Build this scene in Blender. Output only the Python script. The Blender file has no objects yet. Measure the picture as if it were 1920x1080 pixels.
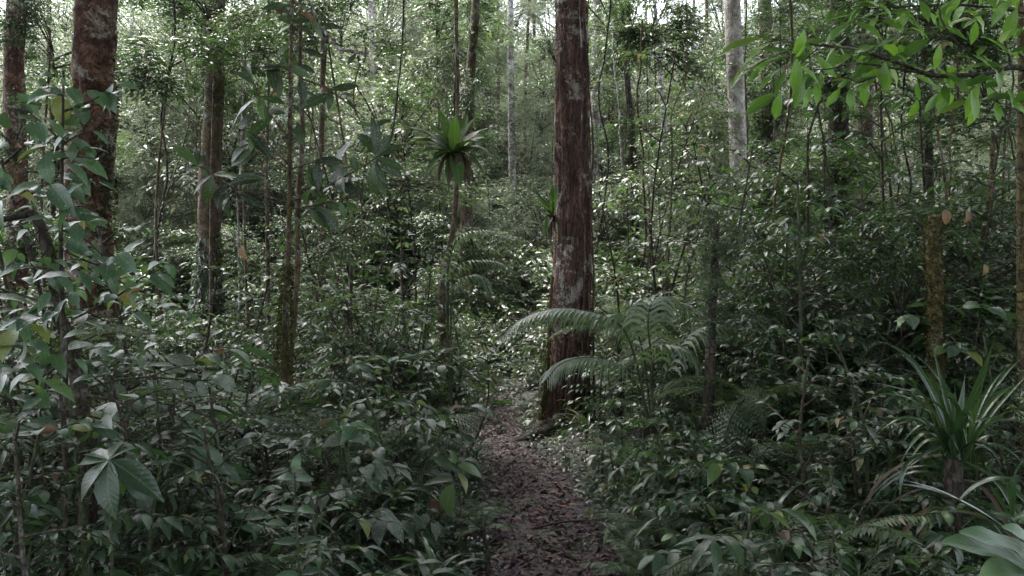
import bpy, math, random
import numpy as np
from mathutils import Vector, Matrix, noise

random.seed(11)
rng = np.random.default_rng(11)
scn = bpy.context.scene
COL = scn.collection

# ------------------------------------------------------------------ camera, sky, sun, exposure
F_PX, CAM_H = 1493.33, 1.6
cam_data = bpy.data.cameras.new("camera")
cam_data.sensor_width = 36.0
cam_data.lens = 28.0
cam_data.clip_start = 0.05
cam_data.clip_end = 600.0
cam = bpy.data.objects.new("camera", cam_data)
cam.location = (0, 0, CAM_H)
cam.rotation_euler = (math.radians(90), 0, 0)
COL.objects.link(cam)
scn.camera = cam

SUN_EL, SUN_AZ = math.radians(62), math.radians(-40)     # azimuth from +Y, negative = towards -X
world = bpy.data.worlds.new("World")
scn.world = world
world.use_nodes = True
wn, wl = world.node_tree.nodes, world.node_tree.links
wn.clear()
w_out = wn.new("ShaderNodeOutputWorld")
w_bg = wn.new("ShaderNodeBackground")
w_sky = wn.new("ShaderNodeTexSky")
w_sky.sky_type = 'NISHITA'
w_sky.sun_disc = False
w_sky.sun_elevation = SUN_EL
w_sky.sun_rotation = SUN_AZ
w_sky.air_density = 1.0
w_sky.dust_density = 4.0
w_sky.ozone_density = 1.0
w_hsv = wn.new("ShaderNodeHueSaturation")                # thin even cloud: the blue is washed out
w_hsv.inputs['Saturation'].default_value = 0.42
wl.new(w_sky.outputs[0], w_hsv.inputs['Color'])
wl.new(w_hsv.outputs[0], w_bg.inputs['Color'])
w_bg.inputs['Strength'].default_value = 0.15
wl.new(w_bg.outputs[0], w_out.inputs['Surface'])

sun_data = bpy.data.lights.new("sun", 'SUN')
sun_data.energy = 1.5
sun_data.angle = math.radians(25)
sun_data.color = (1.0, 0.96, 0.9)
sun = bpy.data.objects.new("sun", sun_data)
sd = Vector((math.sin(SUN_AZ) * math.cos(SUN_EL), math.cos(SUN_AZ) * math.cos(SUN_EL), math.sin(SUN_EL)))
sun.rotation_euler = sd.to_track_quat('Z', 'Y').to_euler()
sun.location = (-5, 10, 30)
COL.objects.link(sun)

scn.view_settings.view_transform = 'Standard'
scn.view_settings.look = 'None'
scn.view_settings.gamma = 1.0
scn.view_settings.use_curve_mapping = False
scn.view_settings.exposure = 2.95
scn.render.engine = 'CYCLES'
scn.cycles.max_bounces = 7
scn.cycles.diffuse_bounces = 4
scn.cycles.glossy_bounces = 2
scn.cycles.transmission_bounces = 5
scn.cycles.caustics_reflective = False
scn.cycles.caustics_refractive = False
scn.cycles.sample_clamp_indirect = 8.0
scn.cycles.use_denoising = True

# ------------------------------------------------------------------ small helpers
def at(px, py, Y):
    """World point seen at pixel (px, py) of the 1920 px photograph at distance Y."""
    return np.array([(px - 960.0) / F_PX * Y, Y, CAM_H + (540.0 - py) / F_PX * Y])

def pxof(p):
    return 960 + p[0] / p[1] * F_PX, 540 - (p[2] - CAM_H) / p[1] * F_PX

def sstep(a, b, x):
    t = np.clip((np.asarray(x, float) - a) / (b - a), 0, 1)
    return t * t * (3 - 2 * t)

def unit(v):
    v = np.asarray(v, float)
    return v / (np.linalg.norm(v, axis=-1, keepdims=True) + 1e-12)

PY = np.array([0.0, 3.0, 4.4, 6.6, 8.2, 10.0, 11.6, 13.0, 60])
PC = np.array([0.28, 0.28, 0.25, 0.14, -0.12, -0.16, -0.20, -0.45, -1])
PW = np.array([0.46, 0.46, 0.42, 0.33, 0.22, 0.20, -0.5, -1.5, -3])

def path_d(x, y):
    """Signed distance-ish to the path edge, negative on the path."""
    c = np.interp(y, PY, PC); w = np.interp(y, PY, PW)
    return np.abs(x - c) - w

def hz(x, y):
    x = np.asarray(x, float); y = np.asarray(y, float)
    z = 0.05 * np.sin(x * 1.3 + y * .7) + 0.04 * np.sin(x * .6 - y * 1.1 + 1)
    z = z * sstep(0.1, 1.5, path_d(x, y))
    z = z + 0.16 * sstep(0.05, 1.2, path_d(x, y))
    z = z + 0.22 * np.clip(y - 12.5, 0, 50) * (0.75 + 0.25 * sstep(4, -8, x)) * sstep(12.5, 19, y)
    z = z + 0.5 * sstep(2.5, 7, -x) * sstep(2, 6, y) + 0.35 * sstep(2.5, 8, x) * sstep(2, 6, y)
    z = z + 0.25 * np.sin(x * .35 + 2) * sstep(14, 25, y)
    return z

def ground_at(px, Y):
    x = (px - 960) / F_PX * Y
    return np.array([x, Y, float(hz(x, Y))])

class MB:
    """Collects quads and triangles, then links them as one mesh object."""
    def __init__(s):
        s.v, s.f, s.uv, s.r, s.m = [], [], [], [], []
        s.n = 0
    def add(s, V, F, UV=None, R=0.0, mat=0):
        V = np.asarray(V, float).reshape(-1, 3)
        s.v.append(V)
        s.uv.append(np.zeros((len(V), 2)) if UV is None else np.asarray(UV, float))
        s.r.append(np.full(len(V), R) if np.isscalar(R) else np.asarray(R, float))
        for f in (F if isinstance(F, (list, tuple)) else [F]):
            f = np.asarray(f, int)
            if len(f):
                s.f.append((f + s.n, mat))
        s.n += len(V)
        return s
    def mesh(s, name, mats, smooth=True):
        me = bpy.data.meshes.new(name)
        V = np.concatenate(s.v)
        me.vertices.add(len(V))
        me.vertices.foreach_set("co", V.astype(np.float32).ravel())
        loops = np.concatenate([f.ravel() for f, _ in s.f])
        tot = np.concatenate([np.full(len(f), f.shape[1]) for f, _ in s.f])
        mi = np.concatenate([np.full(len(f), m) for f, m in s.f])
        st = np.concatenate([[0], np.cumsum(tot)[:-1]])
        me.loops.add(len(loops))
        me.loops.foreach_set("vertex_index", loops.astype(np.int32))
        me.polygons.add(len(tot))
        me.polygons.foreach_set("loop_start", st.astype(np.int32))
        try:
            me.polygons.foreach_set("loop_total", tot.astype(np.int32))
        except Exception:
            pass
        me.polygons.foreach_set("material_index", mi.astype(np.int32))
        me.polygons.foreach_set("use_smooth", np.full(len(tot), smooth, dtype=bool))
        uvl = me.uv_layers.new(name="UVMap")
        UV = np.concatenate(s.uv)
        uvl.data.foreach_set("uv", UV[loops].astype(np.float32).ravel())
        a = me.attributes.new("rnd", 'FLOAT', 'POINT')
        a.data.foreach_set("value", np.concatenate(s.r).astype(np.float32))
        for m in mats:
            me.materials.append(m)
        me.update(calc_edges=True)
        return me

def link(name, me, parent=None, M=None, loc=None):
    o = bpy.data.objects.new(name, me)
    COL.objects.link(o)
    if parent is not None:
        o.parent = parent
    if M is not None:
        o.matrix_basis = M
    if loc is not None:
        o.location = loc
    return o

def tag(o, label=None, cat=None, group=None, kind=None):
    if label: o["label"] = label
    if cat: o["category"] = cat
    if group: o["group"] = group
    if kind: o["kind"] = kind
    return o

def thing(name, loc, label, cat, group=None):
    o = bpy.data.objects.new(name, None)
    o.empty_display_size = 0.1
    o.location = tuple(float(c) for c in loc)
    COL.objects.link(o)
    return tag(o, label, cat, group)

def tube(pts, radii, sides=6, cap=True):
    P = np.asarray(pts, float)
    n = len(P)
    R = np.interp(np.linspace(0, 1, n), np.linspace(0, 1, len(np.atleast_1d(radii))), np.atleast_1d(radii))
    T = unit(np.gradient(P, axis=0))
    ref = np.array([1.0, 0, 0]) if abs(T[0][0]) < .9 else np.array([0, 1.0, 0])
    a = unit(np.cross(T[0], ref))
    A = np.zeros_like(P)
    for i in range(n):
        a = unit(a - T[i] * np.dot(a, T[i]))
        A[i] = a
    B = np.cross(T, A)
    th = np.linspace(0, 2 * np.pi, sides, endpoint=False)
    ring = A[:, None, :] * np.cos(th)[None, :, None] + B[:, None, :] * np.sin(th)[None, :, None]
    V = P[:, None, :] + ring * R[:, None, None]
    i, j = np.meshgrid(np.arange(n - 1), np.arange(sides), indexing='ij')
    j2 = (j + 1) % sides
    Fq = np.stack([i * sides + j, i * sides + j2, (i + 1) * sides + j2, (i + 1) * sides + j], -1).reshape(-1, 4)
    V = V.reshape(-1, 3)
    L = np.concatenate([[0], np.cumsum(np.linalg.norm(np.diff(P, axis=0), axis=1))])
    UV = np.stack([np.tile(np.arange(sides) / sides, n), np.repeat(L, sides)], -1)
    Fs = [Fq]
    if cap:
        V = np.vstack([V, P[-1] + T[-1] * R[-1] * .3])
        UV = np.vstack([UV, [0.5, L[-1]]])
        k = (n - 1) * sides
        Fs.append(np.array([[k + q, k + (q + 1) % sides, n * sides] for q in range(sides)]))
    return V, Fs, UV

def smooth_line(ctrl, n):
    """Catmull-Rom through control points."""
    C = np.asarray(ctrl, float)
    if len(C) < 3:
        t = np.linspace(0, 1, n)[:, None]
        return C[0] * (1 - t) + C[-1] * t
    C = np.vstack([2 * C[0] - C[1], C, 2 * C[-1] - C[-2]])
    k = len(C) - 3
    out = []
    for u in np.linspace(0, k - 1e-6, n):
        i = int(u); t = u - i
        p0, p1, p2, p3 = C[i:i + 4]
        out.append(.5 * ((2 * p1) + (-p0 + p2) * t + (2 * p0 - 5 * p1 + 4 * p2 - p3) * t * t + (-p0 + 3 * p1 - 3 * p2 + p3) * t ** 3))
    return np.array(out)

# ------------------------------------------------------------------ leaf shapes
def leaf_tpl(k, w=.42, fold=.25, droop=.35, maxpos=.45, tail=.12, wave=0.0, seed=0, bow=0.0):
    """A leaf of unit length along +Y, upper side +Z: folded along the midrib, bent down, tip drawn out."""
    r = np.random.default_rng(seed)
    t = np.linspace(0, 1, k + 1)
    a = math.log(.5) / math.log(maxpos)
    f = np.sin(np.pi * np.clip(t, 0, 1) ** a) ** .85
    f = f * (1 - tail * sstep(.7, .95, t) * 2.2)
    f = np.clip(f, 0.03, 1)
    hw = w / 2 * f
    ang = -droop * t * 1.3 + droop * .3
    dy, dz = np.cos(ang), np.sin(ang)
    y = np.concatenate([[0], np.cumsum((dy[1:] + dy[:-1]) / 2 / k)])
    z = np.concatenate([[0], np.cumsum((dz[1:] + dz[:-1]) / 2 / k)])
    xb = bow * np.sin(np.pi * t)
    V, UV = [], []
    V.append([xb[0], 0, 0]); UV.append([.5, 0])
    ph = r.uniform(0, 6)
    for i in range(1, k):
        wv = wave * math.sin(t[i] * 17 + ph) * w
        wv2 = wave * math.sin(t[i] * 15 + ph + 2) * w
        V += [[xb[i] - hw[i], y[i], z[i] + fold * hw[i] + wv], [xb[i], y[i], z[i]], [xb[i] + hw[i], y[i], z[i] + fold * hw[i] + wv2]]
        UV += [[.5 - .5 * f[i], t[i]], [.5, t[i]], [.5 + .5 * f[i], t[i]]]
    V.append([xb[-1], y[-1], z[-1]]); UV.append([.5, 1])
    e = len(V) - 1
    T = [[0, 2, 1], [0, 3, 2]]
    Q = []
    for i in range(1, k - 1):
        b = 1 + (i - 1) * 3
        Q += [[b, b + 1, b + 4, b + 3], [b + 1, b + 2, b + 5, b + 4]]
    b = 1 + (k - 2) * 3
    T += [[b, b + 1, e], [b + 1, b + 2, e]]
    Fs = [np.array(T)]
    if Q: Fs.append(np.array(Q))
    return np.array(V), Fs, np.array(UV)

def diamond_tpl(w=.45, fold=.12):
    V = np.array([[0, 0, 0], [w / 2, .45, fold], [0, 1, -.12], [-w / 2, .45, fold]])
    return V, [np.array([[0, 1, 2, 3]])], np.array([[.5, 0], [1, .5], [.5, 1], [0, .5]])

def frames(D, N):
    y = unit(D)
    x = np.cross(y, N)
    bad = np.linalg.norm(x, axis=-1) < 1e-4
    if np.any(bad):
        x[bad] = np.cross(y[bad], [0.3, .9, .1])
    x = unit(x)
    z = np.cross(x, y)
    return x, y, z

def scatter(mb, tpl, P, D, N, S, rnd=None, mat=0):
    V, Fs, UV = tpl
    P = np.asarray(P, float); n = len(P)
    if n == 0: return
    D = np.asarray(D, float); N = np.asarray(N, float)
    S = np.broadcast_to(np.asarray(S, float), (n,))
    x, y, z = frames(D, N)
    W = (V[None, :, 0, None] * x[:, None] + V[None, :, 1, None] * y[:, None] + V[None, :, 2, None] * z[:, None]) * S[:, None, None] + P[:, None]
    m = len(V)
    off = (np.arange(n) * m)[:, None, None]
    FF = [(f[None] + off).reshape(-1, f.shape[1]) for f in Fs]
    if rnd is None: rnd = rng.random(n)
    mb.add(W.reshape(-1, 3), FF, np.tile(UV, (n, 1)), np.repeat(rnd, m), mat)

def leaf_matrix(P, D, N, S, base):
    x, y, z = frames(np.asarray(D, float)[None], np.asarray(N, float)[None])
    x, y, z = x[0] * S, y[0] * S, z[0] * S
    p = np.asarray(P) - base
    return Matrix(((x[0], y[0], z[0], p[0]), (x[1], y[1], z[1], p[1]), (x[2], y[2], z[2], p[2]), (0, 0, 0, 1)))

# ------------------------------------------------------------------ materials
def new_mat(name):
    m = bpy.data.materials.new(name)
    m.use_nodes = True
    nt = m.node_tree
    nt.nodes.clear()
    return m, nt.nodes, nt.links

def ramp(nodes, stops, interp='LINEAR'):
    r = nodes.new("ShaderNodeValToRGB")
    r.color_ramp.interpolation = interp
    el = r.color_ramp.elements
    while len(el) < len(stops): el.new(0.5)
    for e, (p, c) in zip(el, stops):
        e.position = p
        e.color = (*c, 1)
    return r

def mathn(nodes, links, op, a, b=None, clamp=False):
    n = nodes.new("ShaderNodeMath"); n.operation = op; n.use_clamp = clamp
    for i, v in enumerate((a, b)):
        if v is None: continue
        if isinstance(v, (int, float)): n.inputs[i].default_value = v
        else: links.new(v, n.inputs[i])
    return n.outputs[0]

def mixc(nodes, links, fac, a, b, blend='MIX'):
    n = nodes.new("ShaderNodeMix"); n.data_type = 'RGBA'; n.blend_type = blend
    for sock, v in ((n.inputs[0], fac), (n.inputs[6], a), (n.inputs[7], b)):
        if isinstance(v, (int, float)): sock.default_value = v
        elif isinstance(v, tuple): sock.default_value = (*v, 1)
        else: links.new(v, sock)
    return n.outputs[2]

def leaf_mat(name, stops, transl=(.1, .2, .03), tfac=.3, rough=.38, spec=.5, veins=True, spots=.0, vein_n=9.0):
    m, N, L = new_mat(name)
    out = N.new("ShaderNodeOutputMaterial")
    at_ = N.new("ShaderNodeAttribute"); at_.attribute_name = "rnd"
    oi = N.new("ShaderNodeObjectInfo")
    s = mathn(N, L, 'ADD', at_.outputs['Fac'], oi.outputs['Random'])
    fr = mathn(N, L, 'FRACT', s)
    rp = ramp(N, stops); L.new(fr, rp.inputs[0])
    col = rp.outputs[0]
    tc = N.new("ShaderNodeTexCoord")
    nz = N.new("ShaderNodeTexNoise"); nz.inputs['Scale'].default_value = 3.0; nz.inputs['Detail'].default_value = 3
    L.new(tc.outputs['Object'], nz.inputs['Vector'])
    col = mixc(N, L, mathn(N, L, 'MULTIPLY', nz.outputs['Fac'], .5), col, mixc(N, L, 1.0, col, (.62, .7, .6), 'MULTIPLY'))
    bump_h = None
    if veins:
        uv = N.new("ShaderNodeUVMap"); uv.uv_map = "UVMap"
        sp = N.new("ShaderNodeSeparateXYZ"); L.new(uv.outputs[0], sp.inputs[0])
        au = mathn(N, L, 'ABSOLUTE', mathn(N, L, 'SUBTRACT', sp.outputs[0], .5))
        mid = mathn(N, L, 'SUBTRACT', 1.0, mathn(N, L, 'MULTIPLY', au, 26.0), True)
        ph = mathn(N, L, 'MULTIPLY', mathn(N, L, 'SUBTRACT', sp.outputs[1], mathn(N, L, 'MULTIPLY', au, .45)), vein_n)
        lat = mathn(N, L, 'ABSOLUTE', mathn(N, L, 'SUBTRACT', mathn(N, L, 'FRACT', ph), .5))
        latl = mathn(N, L, 'SUBTRACT', 1.0, mathn(N, L, 'MULTIPLY', lat, 11.0), True)
        vm = mathn(N, L, 'MAXIMUM', mathn(N, L, 'MULTIPLY', mid, .75), mathn(N, L, 'MULTIPLY', latl, .16))
        lighter = mixc(N, L, .55, col, (.16, .2, .1))
        col = mixc(N, L, vm, col, lighter)
        bump_h = mathn(N, L, 'ADD', mathn(N, L, 'MULTIPLY', lat, 1.0), mathn(N, L, 'MULTIPLY', mid, -.6))
    if spots > 0:
        n2 = N.new("ShaderNodeTexNoise"); n2.inputs['Scale'].default_value = 26.0; n2.inputs['Detail'].default_value = 3
        va = N.new("ShaderNodeVectorMath"); va.operation = 'ADD'
        L.new(tc.outputs['Object'], va.inputs[0]); L.new(oi.outputs['Random'], va.inputs[1])
        L.new(va.outputs[0], n2.inputs['Vector'])
        sm = mathn(N, L, 'MULTIPLY', mathn(N, L, 'SUBTRACT', n2.outputs['Fac'], .63 - .05 * spots), 14.0, True)
        col = mixc(N, L, mathn(N, L, 'MULTIPLY', sm, spots), col, (.32, .35, .33))
    if spots > 0:
        n3 = N.new("ShaderNodeTexNoise"); n3.inputs['Scale'].default_value = 5.0; n3.inputs['Detail'].default_value = 4
        vb = N.new("ShaderNodeVectorMath"); vb.operation = 'MULTIPLY_ADD'
        L.new(oi.outputs['Random'], vb.inputs[0]); vb.inputs[1].default_value = (37, 23, 11); L.new(tc.outputs['Object'], vb.inputs[2])
        L.new(vb.outputs[0], n3.inputs['Vector'])
        bm_ = mathn(N, L, 'MULTIPLY', mathn(N, L, 'SUBTRACT', n3.outputs['Fac'], .67), 12.0, True)
        col = mixc(N, L, mathn(N, L, 'MULTIPLY', bm_, .75), col, (.085, .065, .028))
    bs = N.new("ShaderNodeBsdfPrincipled")
    L.new(col, bs.inputs['Base Color'])
    rn = mathn(N, L, 'ADD', mathn(N, L, 'MULTIPLY', nz.outputs['Fac'], .22), rough - .11)
    L.new(rn, bs.inputs['Roughness'])
    bs.inputs['Specular IOR Level'].default_value = spec
    if bump_h is not None:
        bp = N.new("ShaderNodeBump"); bp.inputs['Strength'].default_value = .09; bp.inputs['Distance'].default_value = .015
        L.new(bump_h, bp.inputs['Height']); L.new(bp.outputs[0], bs.inputs['Normal'])
    tr = N.new("ShaderNodeBsdfTranslucent")
    tcol = mixc(N, L, .72, mixc(N, L, 1.0, col, (3.0, 3.4, 1.6), 'MULTIPLY'), transl)
    L.new(tcol, tr.inputs['Color'])
    mx = N.new("ShaderNodeMixShader"); mx.inputs[0].default_value = tfac
    L.new(bs.outputs[0], mx.inputs[1]); L.new(tr.outputs[0], mx.inputs[2])
    L.new(mx.outputs[0], out.inputs['Surface'])
    return m

def bark_mat(name, a, b, lichen=(.34, .36, .33), lich=.5, moss=.3, mosscol=(.045, .06, .012), stretch=.25, scale=9.0, crack=.7):
    m, N, L = new_mat(name)
    out = N.new("ShaderNodeOutputMaterial")
    tc = N.new("ShaderNodeTexCoord")
    mp = N.new("ShaderNodeMapping"); mp.inputs['Scale'].default_value = (1, 1, stretch)
    L.new(tc.outputs['Object'], mp.inputs['Vector'])
    def nz(sc, det, vec, rough=.6, dist=0.0):
        n = N.new("ShaderNodeTexNoise"); n.inputs['Scale'].default_value = sc; n.inputs['Detail'].default_value = det
        n.inputs['Roughness'].default_value = rough; n.inputs['Distortion'].default_value = dist
        L.new(vec, n.inputs['Vector']); return n.outputs['Fac']
    big = nz(scale, 6, mp.outputs[0], .65, .4)
    rp = ramp(N, [(.30, tuple(c * .35 for c in a)), (.45, a), (.6, b), (.75, tuple(min(1, c * 1.35) for c in b))]); L.new(big, rp.inputs[0])
    col = rp.outputs[0]
    vo = N.new("ShaderNodeTexVoronoi"); vo.feature = 'DISTANCE_TO_EDGE'; vo.inputs['Scale'].default_value = scale * 2.2
    mp2 = N.new("ShaderNodeMapping"); mp2.inputs['Scale'].default_value = (1, 1, stretch * .7)
    wob = N.new("ShaderNodeTexNoise"); wob.inputs['Scale'].default_value = 5; L.new(tc.outputs['Object'], wob.inputs['Vector'])
    vadd = N.new("ShaderNodeVectorMath"); vadd.operation = 'MULTIPLY_ADD'
    L.new(wob.outputs['Color'], vadd.inputs[0]); vadd.inputs[1].default_value = (.15, .15, .15); L.new(tc.outputs['Object'], vadd.inputs[2])
    L.new(vadd.outputs[0], mp2.inputs['Vector']); L.new(mp2.outputs[0], vo.inputs['Vector'])
    ck = mathn(N, L, 'MULTIPLY', vo.outputs['Distance'], 9.0, True)
    col = mixc(N, L, mathn(N, L, 'MULTIPLY', mathn(N, L, 'SUBTRACT', 1.0, ck), crack), col, tuple(c * .25 for c in a))
    l1 = nz(3.2, 5, tc.outputs['Object'], .7, .6); l2 = nz(38, 3, tc.outputs['Object'])
    lm = mathn(N, L, 'MULTIPLY', mathn(N, L, 'SUBTRACT', mathn(N, L, 'ADD', l1, mathn(N, L, 'MULTIPLY', l2, .35)), .705), 10.0, True)
    col = mixc(N, L, mathn(N, L, 'MULTIPLY', lm, lich), col, lichen)
    m1 = nz(4.5, 6, tc.outputs['Object'], .7, .8)
    mm = mathn(N, L, 'MULTIPLY', mathn(N, L, 'SUBTRACT', m1, .62 - .25 * moss), 8.0, True)
    col = mixc(N, L, mathn(N, L, 'MULTIPLY', mm, min(1.0, moss * 1.5)), col, mosscol)
    bs = N.new("ShaderNodeBsdfPrincipled"); L.new(col, bs.inputs['Base Color'])
    bs.inputs['Roughness'].default_value = .8
    bs.inputs['Specular IOR Level'].default_value = .3
    h = mathn(N, L, 'ADD', mathn(N, L, 'MULTIPLY', ck, .6), mathn(N, L, 'ADD', big, mathn(N, L, 'MULTIPLY', l2, .3)))
    bp = N.new("ShaderNodeBump"); bp.inputs['Strength'].default_value = .8; bp.inputs['Distance'].default_value = .02
    L.new(h, bp.inputs['Height']); L.new(bp.outputs[0], bs.inputs['Normal'])
    L.new(bs.outputs[0], out.inputs['Surface'])
    return m

def soil_mat(name, a, b, moss, mossamt, rough=.6):
    m, N, L = new_mat(name)
    out = N.new("ShaderNodeOutputMaterial")
    tc = N.new("ShaderNodeTexCoord")
    def nz(sc, det, rough=.6):
        n = N.new("ShaderNodeTexNoise"); n.inputs['Scale'].default_value = sc; n.inputs['Detail'].default_value = det
        n.inputs['Roughness'].default_value = rough
        L.new(tc.outputs['Object'], n.inputs['Vector']); return n.outputs['Fac']
    n1, n2, n3 = nz(7, 8, .7), nz(60, 4), nz(1.6, 6, .65)
    rp = ramp(N, [(.3, tuple(c * .4 for c in a)), (.5, a), (.7, b)]); L.new(mathn(N, L, 'ADD', mathn(N, L, 'MULTIPLY', n1, .6), mathn(N, L, 'MULTIPLY', n2, .4)), rp.inputs[0])
    mm = mathn(N, L, 'MULTIPLY', mathn(N, L, 'SUBTRACT', mathn(N, L, 'ADD', n3, mathn(N, L, 'MULTIPLY', n2, .2)), .68 - .3 * mossamt), 7.0, True)
    col = mixc(N, L, mathn(N, L, 'MULTIPLY', mm, .85), rp.outputs[0], moss)
    bs = N.new("ShaderNodeBsdfPrincipled"); L.new(col, bs.inputs['Base Color'])
    bs.inputs['Roughness'].default_value = rough
    bp = N.new("ShaderNodeBump"); bp.inputs['Strength'].default_value = .9; bp.inputs['Distance'].default_value = .03
    L.new(mathn(N, L, 'ADD', n1, mathn(N, L, 'MULTIPLY', n2, .35)), bp.inputs['Height']); L.new(bp.outputs[0], bs.inputs['Normal'])
    L.new(bs.outputs[0], out.inputs['Surface'])
    return m

YB = (.16, .13, .03); BR = (.09, .05, .025)
M_BLUE = leaf_mat("leaf_bluegreen", [(0, (.024, .050, .030)), (.5, (.038, .075, .044)), (.9, (.055, .105, .05)), (.955, (.10, .15, .04)), (1, (.22, .18, .04))], (.12, .24, .06), .24, .35, .5, True, .45)
M_DARK = leaf_mat("leaf_dark", [(0, (.014, .028, .015)), (.55, (.025, .05, .024)), (.9, (.04, .08, .03)), (.98, (.08, .12, .03)), (1, BR)], (.08, .18, .03), .24, .34, .5, True, .25)
M_LEATHER = leaf_mat("leaf_leathery", [(0, (.008, .012, .008)), (.5, (.014, .022, .013)), (.75, (.025, .045, .016)), (.9, (.05, .10, .025)), (1, (.09, .085, .07))], (.10, .22, .03), .14, .42, .4, True, .5, 12)
M_BRIGHT = leaf_mat("leaf_bright", [(0, (.026, .055, .016)), (.5, (.04, .085, .02)), (.85, (.06, .12, .024)), (.95, (.11, .15, .03)), (1, (.14, .11, .03))], (.22, .46, .04), .5, .30, .55, True, .3, 10)
M_MID = leaf_mat("leaf_mid", [(0, (.026, .046, .022)), (.5, (.045, .076, .036)), (.88, (.07, .105, .045)), (.965, (.11, .14, .05)), (1, (.16, .08, .03))], (.14, .22, .08), .28, .33, .55, True, .2)
M_FAR = leaf_mat("leaf_far", [(0, (.045, .062, .042)), (.35, (.075, .10, .066)), (.7, (.10, .125, .085)), (.95, (.13, .15, .09)), (1, (.16, .13, .09))], (.19, .225, .15), .31, .36, .45, False)  # far leaves paler and greyer: bright sky light put into the colour
M_CANOPY = leaf_mat("leaf_canopy", [(0, (.02, .04, .015)), (.6, (.035, .07, .02)), (1, (.06, .10, .03))], (.12, .19, .07), .28, .4, .5, False)
M_FERN = leaf_mat("leaf_fern", [(0, (.034, .058, .03)), (.6, (.055, .09, .046)), (.95, (.085, .13, .06)), (1, (.14, .10, .05))], (.16, .25, .08), .3, .42, .4, False)
M_PALM = leaf_mat("leaf_palm", [(0, (.055, .08, .05)), (.6, (.08, .11, .07)), (1, (.11, .14, .08))], (.14, .24, .06), .25, .33, .5, False)
M_STRAP = leaf_mat("leaf_strap", [(0, (.014, .032, .016)), (.5, (.026, .055, .022)), (.9, (.042, .08, .026)), (1, (.12, .09, .05))], (.11, .22, .04), .14, .27, .55, True, 0, 0.0)
M_GREY = leaf_mat("leaf_greyed", [(0, (.05, .065, .05)), (.6, (.075, .095, .07)), (1, (.10, .12, .09))], (.12, .18, .07), .18, .42, .45, True, .8)
M_PINK = leaf_mat("leaf_dead", [(0, (.13, .07, .055)), (.5, (.10, .06, .04)), (1, (.22, .16, .10))], (.25, .12, .08), .25, .5, .3, True, 0)
M_NEST = leaf_mat("leaf_nest_fern", [(0, (.018, .038, .014)), (.6, (.03, .06, .018)), (1, (.045, .085, .022))], (.11, .22, .03), .24, .5, .3, True, .2, 16)
M_BROWNLEAF = leaf_mat("leaf_withered", [(0, (.035, .024, .014)), (1, (.07, .045, .026))], (.08, .05, .02), .15, .6, .3, True, 0)
M_ORANGE = leaf_mat("leaf_orange", [(0, (.45, .12, .03)), (.6, (.4, .2, .05)), (1, (.5, .3, .08))], (.6, .25, .05), .3, .45, .4, True, 0)
M_LITTER = leaf_mat("leaf_litter", [(0, (.012, .006, .008)), (.4, (.034, .016, .024)), (.7, (.068, .032, .045)), (.9, (.12, .058, .066)), (1, (.2, .1, .06))], (.05, .03, .03), .05, .55, .3, False)
M_GREEN_LITTER = leaf_mat("leaf_ground", [(0, (.016, .034, .018)), (.6, (.028, .058, .03)), (.94, (.05, .09, .035)), (1, (.09, .07, .03))], (.08, .18, .04), .22, .36, .5, False)
M_PALE = leaf_mat("leaf_pale", [(0, (.07, .13, .06)), (1, (.10, .17, .08))], (.2, .36, .1), .3, .38, .5, True, .2, 14)
M_MOSS = leaf_mat("moss_tuft", [(0, (.022, .028, .007)), (.6, (.045, .048, .012)), (1, (.075, .062, .02))], (.06, .07, .02), .2, .8, .1, False)
B_RED = bark_mat("bark_red", (.062, .033, .024), (.125, .070, .052), (.33, .31, .28), .85, .16, stretch=.14, scale=12, crack=.8)
B_MOSSY = bark_mat("bark_mossy", (.060, .028, .018), (.17, .09, .06), (.36, .32, .27), .9, .38, (.028, .030, .008), .8, 9, .35)
B_DARK = bark_mat("bark_dark", (.022, .016, .012), (.05, .036, .026), (.2, .2, .18), .3, .35, (.04, .045, .012), .4, 14)
B_BROWN = bark_mat("bark_brown", (.055, .035, .022), (.11, .075, .05), (.3, .3, .27), .6, .5, (.07, .06, .015), .5, 12, .25)
B_PALE = bark_mat("bark_pale", (.28, .24, .22), (.50, .45, .42), (.7, .7, .68), .8, .08, (.1, .12, .06), .6, 7, .35)
B_MOTTLE = bark_mat("bark_mottled", (.12, .10, .085), (.42, .40, .37), (.65, .65, .62), .9, .2, (.1, .11, .05), 1.0, 14, .4)
B_ORANGE = bark_mat("bark_yellow_moss", (.05, .035, .015), (.11, .08, .03), (.2, .2, .12), .5, .55, (.075, .062, .016), .8, 14)
B_TWIG = bark_mat("bark_twig", (.035, .028, .018), (.07, .055, .035), (.25, .25, .22), .5, .3, (.05, .055, .015), .3, 40)
B_STEM = bark_mat("stem_green", (.03, .04, .015), (.06, .07, .03), (.2, .2, .17), .3, .2, (.05, .055, .015), .3, 40, .2)
S_GROUND = soil_mat("soil_ground", (.018, .012, .010), (.034, .023, .018), (.018, .026, .010), .45)
S_PATH = soil_mat("soil_path", (.026, .012, .017), (.052, .026, .034), (.026, .034, .010), .32, .6)

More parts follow.
